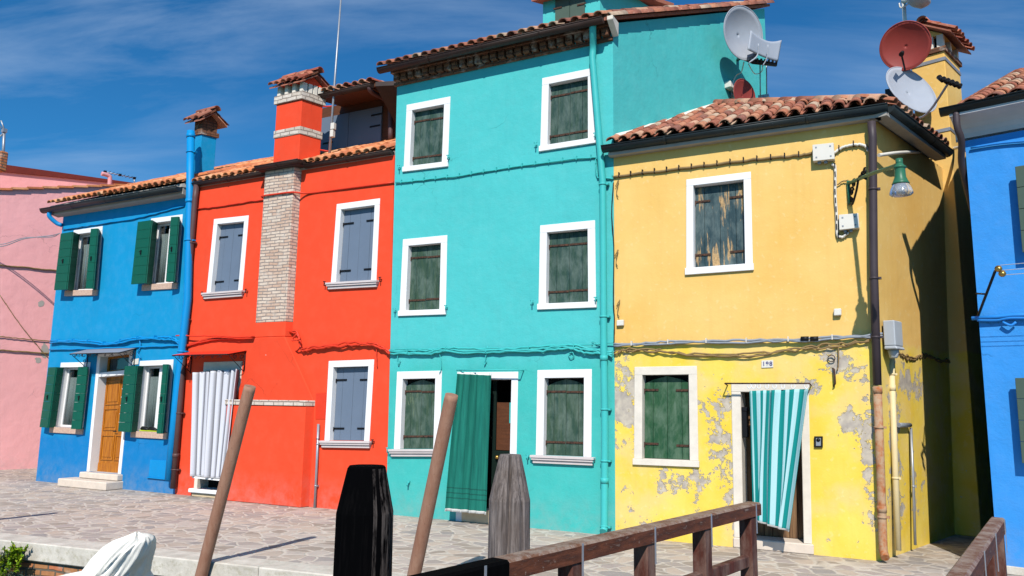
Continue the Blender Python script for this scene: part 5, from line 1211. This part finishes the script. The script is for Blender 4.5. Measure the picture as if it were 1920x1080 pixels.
m = MB(); m.tube(smooth([side(1395,116,-3.53,.3), side(1390,135,-3.53,.2), side(1380,142,-3.53,.1), side(1374,160,-3.53,.1), side(1380,196,-3.53,.1)],6), .010, 5); m.tube(smooth([side(1403,120,-3.53,.4), side(1415,138,-3.53,.4), side(1428,134,-3.53,.4), side(1430,120,-3.53,.5)],6), .008, 5); m.build('lead', M['cream_plastic'], e)
c = side(1396,178,-3.53,.30); t_, r_, u_ = loc(c); e, *_ = dish('satellite_dish', c, t_*.6+(r_*.9+u_*.3)*.8, u_*.9-r_*.4, .26, .28, 'dishred', 'small brick-red dish on the turquoise side wall under the large pale dish', depth=.06, mount=side(1372,172,-3.53,.02))
bx = MB(); q = side(1358,166,-3.53,.0); bx.hexa([q, q+DS*.28, q+DS*.28+NS*.12, q+NS*.12]+[p+Vector((0,0,.12)) for p in (q, q+DS*.28, q+DS*.28+NS*.12, q+NS*.12)]); tag(bx.build('aerial_amplifier', M['cream_plastic'], None, .01), 'off-white aerial box on the turquoise side wall left of the red dish', 'aerial box')
m = MB(); 
for x in (1425, 1437): m.tube([side(x,118,-3.53,.45), side(x+1,215,-3.53,.25)], .012, 6)
q = side(1432,182,-3.53,.3); m.box((q.x-.09,q.y-.05,q.z-.03),(q.x+.09,q.y+.05,q.z+.03)); m.tube([q, side(1405,203,-3.53,.7), side(1300,232,-3.53,.9)], .01, 6)
tag(m.build('aerial_stay', M['zinc']), 'thin metal stays behind the yellow roof holding up the large pale dish', 'stay')
# dishes on the yellow stack
SP = DS.dot(S0)
c = hit(1697,86,DS,SP-.55); sc_ = (c-CAM).length/CF; 
mast = hit(1700,230,DS,SP-.18)
e, *_ = dish('satellite_dish', c, toC(c)+Vector((-.12,0,.12)), (.1,0,1), 37*sc_, 38*sc_, 'dishred', 'round brick-red dish in front of the yellow chimney stack', depth=.09, arm=(.33,.16), armmat='black', mount=Vector((mast.x,mast.y,c.z)))
c = hit(1709,168,DS,SP-.5); t_, r_, u_ = loc(c); e, *_ = dish('satellite_dish', c, t_*.52+(r_*.74+u_*.67)*.85, u_*.74-r_*.67, 42*sc_, 47*sc_, 'dishgrey', 'tilted pale grey dish under the round red dish on the yellow chimney stack', depth=.08, mount=Vector((mast.x,mast.y,c.z)))
m = MB(); a0 = hit(1672,222,DS,SP-.35); a1 = hit(1720,222,DS,SP-.6); a2 = hit(1745,205,DS,SP-.7); a3 = hit(1782,150,DS,SP-.9)
m.tube(smooth([a0,a1,a2,a3],6), .016, 8); m.build('arm', M['zinc'], e)
m = MB()
for i in range(5): q = hit(1764+i*8,152+(i-1)*3,DS,SP-.9); m.tube([q+Vector((-.02,.02,.05)), q+Vector((.02,-.03,-.04))], [.035,.026], 10); m.tube([q, q+Vector((.03,-.07,-.02))], .024, 8)
m.build('receiver', M['black'], e)
# mast with the drum dish on top
m = MB(); b_ = hit(1703,235,DS,SP-.18); t_ = hit(1692,-30,DS,SP-.18); t_.x = t_.x
m.tube([Vector((t_.x,t_.y,5.4)), t_], .028, 10)
ms = empty('antenna_mast', (t_.x,t_.y,5.4), 'white pole behind the round red dish beside the yellow chimney stack', 'mast'); m.build('pole', M['cream_plastic'], ms)
m = MB(); q = hit(1683,196,DS,SP-.1); q2 = Vector((q.x,q.y,5.4)); m.box((q.x-.16,q.y-.01,5.35),(q.x+.12,q.y+.02,hit(1683,164,DS,SP-.1).z)); m.tube([hit(1672,225,DS,SP-.2), hit(1674,190,DS,SP-.2)], .03, 8); m.build('back_plate', M['gutter_dark'], ms)
c = hit(1717,-2,DS,SP-.3); m = MB(); ax = Vector((.62,.0,.5)); m.lathe(c-ax.normalized()*.0, [(.001,-.1),(.08,-.09),(.17,-.03),(.2,.05),(.2,.09),(.001,.09)], 28, 0, ax); dd = empty('satellite_dish', c, 'small white drum dish at the top edge on the pole above the yellow chimney', 'satellite dish', 'satellite dishes on the roofs'); m.build('reflector', M['dishgrey'], dd)
m = MB(); m.tube([hit(1692,3,DS,SP-.18), c], .03, 8); m.tube(smooth([hit(1686,6,DS,SP-.25), hit(1688,14,DS,SP-.25), hit(1696,12,DS,SP-.25), hit(1704,6,DS,SP-.25)],4), .01, 6); m.build('mount', M['cream_plastic'], dd)
# tall whip aerial on the red roof
a0 = at(618,279,.25); a1 = at(641,-25,.25)
am = empty('antenna_mast', a0, 'tall thin grey aerial pole strapped to the red chimney', 'mast')
m = MB(); m.tube([a0-Vector((0,0,.25)), a0.lerp(a1,.42), a1], [.026,.02,.014], 8); m.build('pole', M['zinc'], am)
m = MB(); q = at(622,238,.25); m.box((q.x,q.y-.04,q.z-.06),(q.x+.08,q.y+.03,q.z+.06)); q = at(621,250,.25); m.box((q.x,q.y-.04,q.z-.08),(q.x+.07,q.y+.03,q.z+.05)); m.build('amplifier', M['cream_plastic'], am, .006)
m = MB(); q = at(625,199,.25); m.tube([q, at(606,200,.2)], .014, 6); q = at(618,284,.25); m.tube([q, at(600,281,.2)], .014, 6); m.build('clamp', M['redpaint'], am)
# yagi aerials behind the pink roof
ya = empty('antenna', side(228,336,-21,0), 'low horizontal aerial peeping over the tiles between the pink and blue houses', 'aerial')
m = MB(); A = side(197,322,-21,0); B = side(252,334,-21,0); m.tube([A,B], .012, 6); m.tube([side(252,332,-21,0), side(252,352,-21,0)], .02, 6); m.build('boom', M['zinc'], ya)
m = MB()
for i in range(9): q = A.lerp(B,i/8); m.tube([q-NS*.15, q+NS*.15], .007, 5)
for q in (A, A.lerp(B,.5), B): m.box((q.x-.03,q.y-.03,q.z-.03),(q.x+.03,q.y+.03,q.z+.03))
m.build('element', M['iron'], ya)
yb = empty('antenna', side(4,300,-21,0), 'aerial cut by the left edge above the pink house gable', 'aerial')
m = MB(); q = side(8,245,-21,0); m.tube([side(5,308,-21,0), q], .035, 8); m.tube([side(2,226,-21,0), side(10,248,-21,0)], .02, 6); m.tube([side(11,246,-21,0), side(-14,268,-21,0)], .02, 6); m.tube([side(-10,225,-21,0), side(10,248,-21,0)], .012, 6); m.box((q.x-.05,q.y-.05,q.z-.05),(q.x+.05,q.y+.05,q.z+.05)); m.build('boom', M['zinc'], yb)
m = MB(); q = side(3,297,-21,0); m.box((q.x-.2,q.y-.1,q.z-.35),(q.x+.12,q.y+.1,q.z+.18)); m.build('base_block', M['brick_quay'], yb, .03)

# ================================================================== FOREGROUND
def pole(tip, ground, r, label, group='mooring poles leaning over the kerb', below=1.3):
    d = (tip-ground).normalized(); m = MB(); m.tube([ground-d*below, ground, tip-d*.05, tip], [r*1.08,r*1.03,r,r*.94], 20); tag(m.build('mooring_pole', M['poleb']), label, 'pole', group)
def tipfor(px, py, tz):  # tip on the sight line at height tz
    r_ = ray(px, py); return CAM+r_*((tz-CH)/r_.z)
t1 = tipfor(470,724,1.866); t1 = CAM+ray(469,724)*((Vector((-6.30,-3.82,0))-CAM).dot(FW)/CF)
g1 = hit(377,1080,KN,KN.dot(K0)+.42); pole(t1, g1, .062, 'left brown mooring pole leaning over the kerb in front of the red house')
t2 = CAM+ray(847,740)*((Vector((-3.80,-3.72,0))-CAM).dot(FW)/CF)
g2 = hit(776,1080,KN,KN.dot(K0)+.5); pole(t2, g2, .062, 'right brown mooring pole leaning in front of the green door curtain'); print('poles', t1, g1, t2, g2)
t3 = t1+Vector((-4.6,-.42,-.0)); g3 = g1+Vector((-4.9,-.5,0)); pole(t3, g3, .06, 'mooring pole at the left beyond the lime green plant, casting a thin shadow')
def pile(px, pyt, pyb, dpt, halftop, half, slope, mat, label, crack=False, lean=0):
    k = dpt/CF; top = CAM+ray(px, pyt)*k; full = CAM+ray(px, pyt+slope)*k; ns = 40; m = MB(); zb = -1.7
    hs = [(zb, half*k*1.06), (full.z-.6, half*k*1.03), (full.z, half*k), ((full.z+top.z)/2, (half*.53+halftop*.47)*k), (top.z-.01, halftop*k*1.05), (top.z, halftop*k*.97)]
    cdir = math.atan2(CAM.y-top.y, CAM.x-top.x); rings = []
    for (z, r) in hs:
        ring = []
        for j in range(ns):
            a = 2*PI*j/ns; s_ = math.cos(((a*12/(2*PI))%1-.5)*2*PI/12)/math.cos(PI/12)*.0+1+.022*math.sin(a*9+z*2)+.018*math.sin(a*17)+.05*abs(math.cos(a*2+.5))
            rr_ = r*s_
            da = (a-cdir-.05+PI)%(2*PI)-PI
            if crack and abs(da) < .09 and z > full.z-.05: rr_ *= .72
            ring.append(m.P((top.x+lean*(z-top.z)+math.cos(a)*rr_, top.y+math.sin(a)*rr_, z)))
        rings.append(ring)
    for A_, B_ in zip(rings, rings[1:]):
        for j in range(ns): m.face((A_[j],A_[(j+1)%ns],B_[(j+1)%ns],B_[j]),0,False)
    m.face(rings[-1]); m.face(rings[0][::-1])
    return tag(m.build('mooring_pile', M[mat]), label, 'mooring pile', 'squared mooring piles in the canal')
pile(957,852,1080,4.8,19,37,84,'greywood','silver-grey weathered oak mooring pile with a split top', crack=True)
pile(688,873,1080,3.8,33,51,85,'pile','mooring pile coloured black for shade, darker and nearer than the grey one')
# bridge and handrails
ends = tipfor; 
def zpl(px, py, z): return hit(px, py, (0,0,1), z)
RH = 1.0
L1 = zpl(1424,943,RH); L0 = zpl(1092,1019,RH); ld = (L1-L0).normalized(); ln = Vector((ld.y,-ld.x,0))
R1 = zpl(1884,972,RH); R0 = zpl(1852,1022,RH); rdv = (R1-R0).normalized(); rn = Vector((rdv.y,-rdv.x,0)); print('rail dirs', ld, rdv, L1, R1, (zpl(1858,970,RH)-R1).length)
def railing(name, E1, d, n, length, label, wid, posts, black=None, hh=.09, wires=True):
    e = empty(name, (E1.x,E1.y,0), label, 'railing', 'timber bridge railings')
    P = lambda s, o, z: E1-d*s+n*o+Vector((0,0,z-RH)); m = MB()
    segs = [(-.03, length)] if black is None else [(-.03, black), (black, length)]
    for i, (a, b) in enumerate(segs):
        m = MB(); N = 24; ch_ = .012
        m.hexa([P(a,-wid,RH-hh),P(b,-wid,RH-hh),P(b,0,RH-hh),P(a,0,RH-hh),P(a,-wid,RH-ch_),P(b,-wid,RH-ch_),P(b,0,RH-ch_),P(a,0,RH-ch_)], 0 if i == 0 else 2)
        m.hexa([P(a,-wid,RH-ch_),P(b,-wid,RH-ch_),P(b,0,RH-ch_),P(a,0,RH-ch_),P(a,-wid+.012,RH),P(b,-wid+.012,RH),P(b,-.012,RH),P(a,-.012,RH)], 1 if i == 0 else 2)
        m.build('handrail', [M['railbeam'], M['railtop'], M['tar']], e, 0, None if i == 0 else 'handrail end coloured black for shade')
    for s_ in posts:
        m = MB(); m.hexa([P(s_+.10,-wid+.008,-.05),P(s_,-wid+.008,-.05),P(s_,-.008,-.05),P(s_+.10,-.008,-.05),P(s_+.10,-wid+.008,RH-hh),P(s_,-wid+.008,RH-hh),P(s_,-.008,RH-hh),P(s_+.10,-.008,RH-hh)])
        m.build('post', M['railpaint'], e, .006)
        if wires:
            m = MB(); m.box((0,0,0),(0,0,0)) if False else None
            m.hexa([P(s_+.028,0,RH-hh-.12),P(s_+.015,0,RH-hh-.12),P(s_+.015,.004,RH-hh-.12),P(s_+.028,.004,RH-hh-.12),P(s_+.028,0,RH-.0),P(s_+.015,0,RH-.0),P(s_+.015,.004,RH-.0),P(s_+.028,.004,RH-.0)]); m.build('strap', M['zinc'], e)
    m = MB()
    for i in range(len(posts)-1):
        a, b = posts[i]+.10, posts[i+1]
        m.hexa([P(a,-wid*.75,.56),P(b,-wid*.75,.56),P(b,-wid*.25,.56),P(a,-wid*.25,.56),P(a,-wid*.75,.64),P(b,-wid*.75,.64),P(b,-wid*.25,.64),P(a,-wid*.25,.64)])
    m.build('midrail', M['railpaint'], e, .006)
def spos(px, py):
    q = zpl(px, py, RH); return (L1-q).dot(ld)
ps = [spos(1419,944), spos(1337,963), spos(1231,988), spos(1097,1018)]; print('posts', ps)
g = (ps[3]-ps[0])/3; posts = [ps[0]+g*i for i in range(6)]
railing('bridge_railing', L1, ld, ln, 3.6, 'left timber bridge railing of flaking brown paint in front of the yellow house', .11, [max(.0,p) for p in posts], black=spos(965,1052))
railing('bridge_railing', R1, rdv, rn, 3.2, 'right timber bridge railing at the bottom right corner against the sky blue wall', .085, [.04,.75,1.45,2.2])
m = MB(); a = Vector((L1.x,L1.y,0)); b = Vector((R1.x,R1.y,0)); q = [a-ld*3.8-ln*.15, b-rdv*3.6+rn*.1, b+rn*.1, a-ln*.15]
m.hexa([(p.x,p.y,-.14) for p in q]+[(p.x,p.y,.02) for p in q]); struct(m.build('bridge_deck', M['oldboards']))
# tarpaulin
def tarp():
    m = MB(); D_ = 5.9; k = D_/CF; ns = 120
    lv0 = [(1000,256,2,2,.02),(1003,256,10,8,.05),(1008,257,24,20,.12),(1014,252,34,29,.2),(1024,246,44,33,.26),(1038,238,50,38,.3),(1054,232,54,36,.33),(1066,228,58,34,.35),(1075,224,84,36,.37),(1086,220,112,36,.42),(1110,220,140,46,.5),(1170,218,150,52,.55),(1230,218,150,55,.55)]
    lv = []
    for i in range(len(lv0)-1):
        for q_ in range(4): lv.append(tuple(lv0[i][k_]+(lv0[i+1][k_]-lv0[i][k_])*q_/4 for k_ in range(5)))
    lv.append(lv0[-1]); rings = []
    for li, (py, cx, rl, rr_, dd) in enumerate(lv):
        c = CAM+ray(cx, py)*k; ring = []
        for j in range(ns):
            a = 2*PI*j/ns; ca, sa = math.cos(a), math.sin(a); w = (rr_ if ca > 0 else rl)*k
            f = li/len(lv); g_ = min(1,f*3.5); fold = .92+.05*math.sin(a*5+1+f*6)*g_+.10*abs(math.sin(a*6+f*5+.6*math.sin(f*11)))**.6*g_+.04*abs(math.sin(a*14+f*13))*g_+.02*math.sin(a*23+f*17)
            ring.append(m.P(c+RT*(ca*w*fold)+Vector((-FW.x,-FW.y,0)).normalized()*(-sa*dd*fold)+Vector((0,0,.012*math.sin(a*5+li*.3)))))
        rings.append(ring)
    for A_, B_ in zip(rings, rings[1:]):
        for j in range(ns): m.face((A_[j],A_[(j+1)%ns],B_[(j+1)%ns],B_[j]),0,True)
    m.face(rings[0]); o = m.build('boat_cover', M['tarp']); tag(o, 'creased white tarpaulin wrapped over a boat bow below the kerb', 'tarpaulin')
tarp()
# plants in the quay wall
def plant(px, py, yoff, n, R_, mat, label, leaf, upk=.7):
    c = hit(px, py, KN, KN.dot(K0)+yoff); e = empty('quay_plant', c, label, 'plant', 'plants growing from the quay wall'); st = MB(); lf = MB()
    for i in range(n):
        d = Vector((random.gauss(0,.5), -abs(random.gauss(.4,.35)), random.gauss(upk,.55))).normalized(); L = R_*random.uniform(.5,1.05); tip = c+d*L; st.tube(smooth([c, c+d*L*.5+Vector((0,0,.02)), tip],3), .004, 4)
        for j in range(leaf[2]):
            q = tip-d*L*random.random()*leaf[3]; nd = (d+Vector((random.gauss(0,.8),random.gauss(0,.8),random.gauss(0,.8)))).normalized(); sd = nd.cross(Vector((random.random()-.5,random.random()-.5,1))).normalized(); l, w = leaf[0]*random.uniform(.6,1.2), leaf[1]
            lf.poly([q, q+nd*l*.5+sd*w, q+nd*l, q+nd*l*.5-sd*w])
    st.build('stem', M['stem'], e); lf.build('foliage', M[mat], e)
plant(34,1062,.42,60,.26,'leaf_lime','bright lime green succulent sprouting from the quay wall',(.045,.012,26,.3), .5)
plant(2,1085,.45,45,.48,'leaf_grey','grey-green feathery plant cut by the left edge below the kerb',(.05,.004,30,.75), 1.0)
plant(30,1100,.44,40,.3,'leaf_grey','dark dry tuft hanging under the lime green succulent',(.05,.006,20,.7), .2)

# ================================================================== LIGHT, SKY, CAMERA
TINT = (.32, 1.28, 1.95, 1)      # the sky as a polarising filter leaves it
AZ, EL = 20.5, 42.5
S = Vector((math.sin(R(AZ))*math.cos(R(EL)), -math.cos(R(AZ))*math.cos(R(EL)), math.sin(R(EL))))
ld_ = bpy.data.lights.new('sun', 'SUN'); ld_.energy = 5.0; ld_.angle = R(.5); ld_.color = (1, .955, .89)
so = bpy.data.objects.new('sun', ld_); COL.objects.link(so); so.rotation_euler = S.to_track_quat('Z', 'Y').to_euler(); so.location = S*30
w = bpy.data.worlds.new('World'); SC.world = w; w.use_nodes = True; t = w.node_tree; t.nodes.clear()
N = t.nodes.new; Lk = t.links.new
out = N('ShaderNodeOutputWorld'); bg = N('ShaderNodeBackground'); sky = N('ShaderNodeTexSky'); sky.sky_type = 'NISHITA'; sky.sun_disc = False
sky.sun_elevation = R(EL); sky.sun_rotation = R(180-AZ); sky.air_density = 1.0; sky.dust_density = 0; sky.ozone_density = 2.0; sky.altitude = 0
tc = N('ShaderNodeTexCoord'); sx = N('ShaderNodeSeparateXYZ'); Lk(tc.outputs['Generated'], sx.inputs[0])
def mth(op, a, b=0.):
    q = N('ShaderNodeMath'); q.operation = op
    for s_, v in ((q.inputs[0], a), (q.inputs[1], b)):
        if isinstance(v, bpy.types.NodeSocket): Lk(v, s_)
        else: s_.default_value = v
    return q.outputs[0]
zz = mth('MAXIMUM', mth('ADD', sx.outputs[2], .12), .05); cx = mth('DIVIDE', sx.outputs[0], zz); cy = mth('DIVIDE', sx.outputs[1], zz)
cb = N('ShaderNodeCombineXYZ'); Lk(cx, cb.inputs[0]); Lk(cy, cb.inputs[1])
mr0 = N('ShaderNodeMapping'); Lk(cb.outputs[0], mr0.inputs[0]); mr0.inputs['Rotation'].default_value = (0,0,R(-24)); mp = N('ShaderNodeMapping'); Lk(mr0.outputs[0], mp.inputs[0]); mp.inputs['Scale'].default_value = (.45,1.9,1); mp.inputs['Location'].default_value = (1.3,.4,0)
n1 = N('ShaderNodeTexNoise'); Lk(mp.outputs[0], n1.inputs[0]); n1.inputs['Scale'].default_value = 1.3; n1.inputs['Detail'].default_value = 10; n1.inputs['Roughness'].default_value = .6; n1.inputs['Distortion'].default_value = .5
n2 = N('ShaderNodeTexNoise'); Lk(cb.outputs[0], n2.inputs[0]); n2.inputs['Scale'].default_value = .8; n2.inputs['Detail'].default_value = 3
mr = N('ShaderNodeMapRange'); Lk(n1.outputs[0], mr.inputs[0]); mr.inputs[1].default_value = .44; mr.inputs[2].default_value = .74
mr2 = N('ShaderNodeMapRange'); Lk(n2.outputs[0], mr2.inputs[0]); mr2.inputs[1].default_value = .40; mr2.inputs[2].default_value = .66
cf = mth('MULTIPLY', mth('MULTIPLY', mr.outputs[0], mr2.outputs[0]), .7)
tn_ = N('ShaderNodeMix'); tn_.data_type = 'RGBA'; tn_.blend_type = 'MULTIPLY'; tn_.inputs[0].default_value = 1; Lk(sky.outputs[0], tn_.inputs[6]); tn_.inputs[7].default_value = TINT
mx = N('ShaderNodeMix'); mx.data_type = 'RGBA'; Lk(cf, mx.inputs[0]); Lk(tn_.outputs[2], mx.inputs[6]); mx.inputs[7].default_value = (9,11.5,15,1)
Lk(mx.outputs[2], bg.inputs[0]); bg.inputs[1].default_value = .06; Lk(bg.outputs[0], out.inputs[0])
cd = bpy.data.cameras.new('camera'); co = bpy.data.objects.new('camera', cd); COL.objects.link(co); SC.camera = co
cd.sensor_width = 36; cd.lens = CF/1920*36; cd.clip_end = 2000; cd.clip_start = .05
co.location = CAM; mt = Matrix((RT, UP, -FW)).transposed(); co.rotation_euler = mt.to_euler()
SC.view_settings.view_transform = 'Standard'; SC.view_settings.look = 'None'; SC.view_settings.gamma = 1; SC.view_settings.exposure = -.04
SC.render.resolution_x = 1024; SC.render.resolution_y = 576

SC.cycles.diffuse_bounces = 1
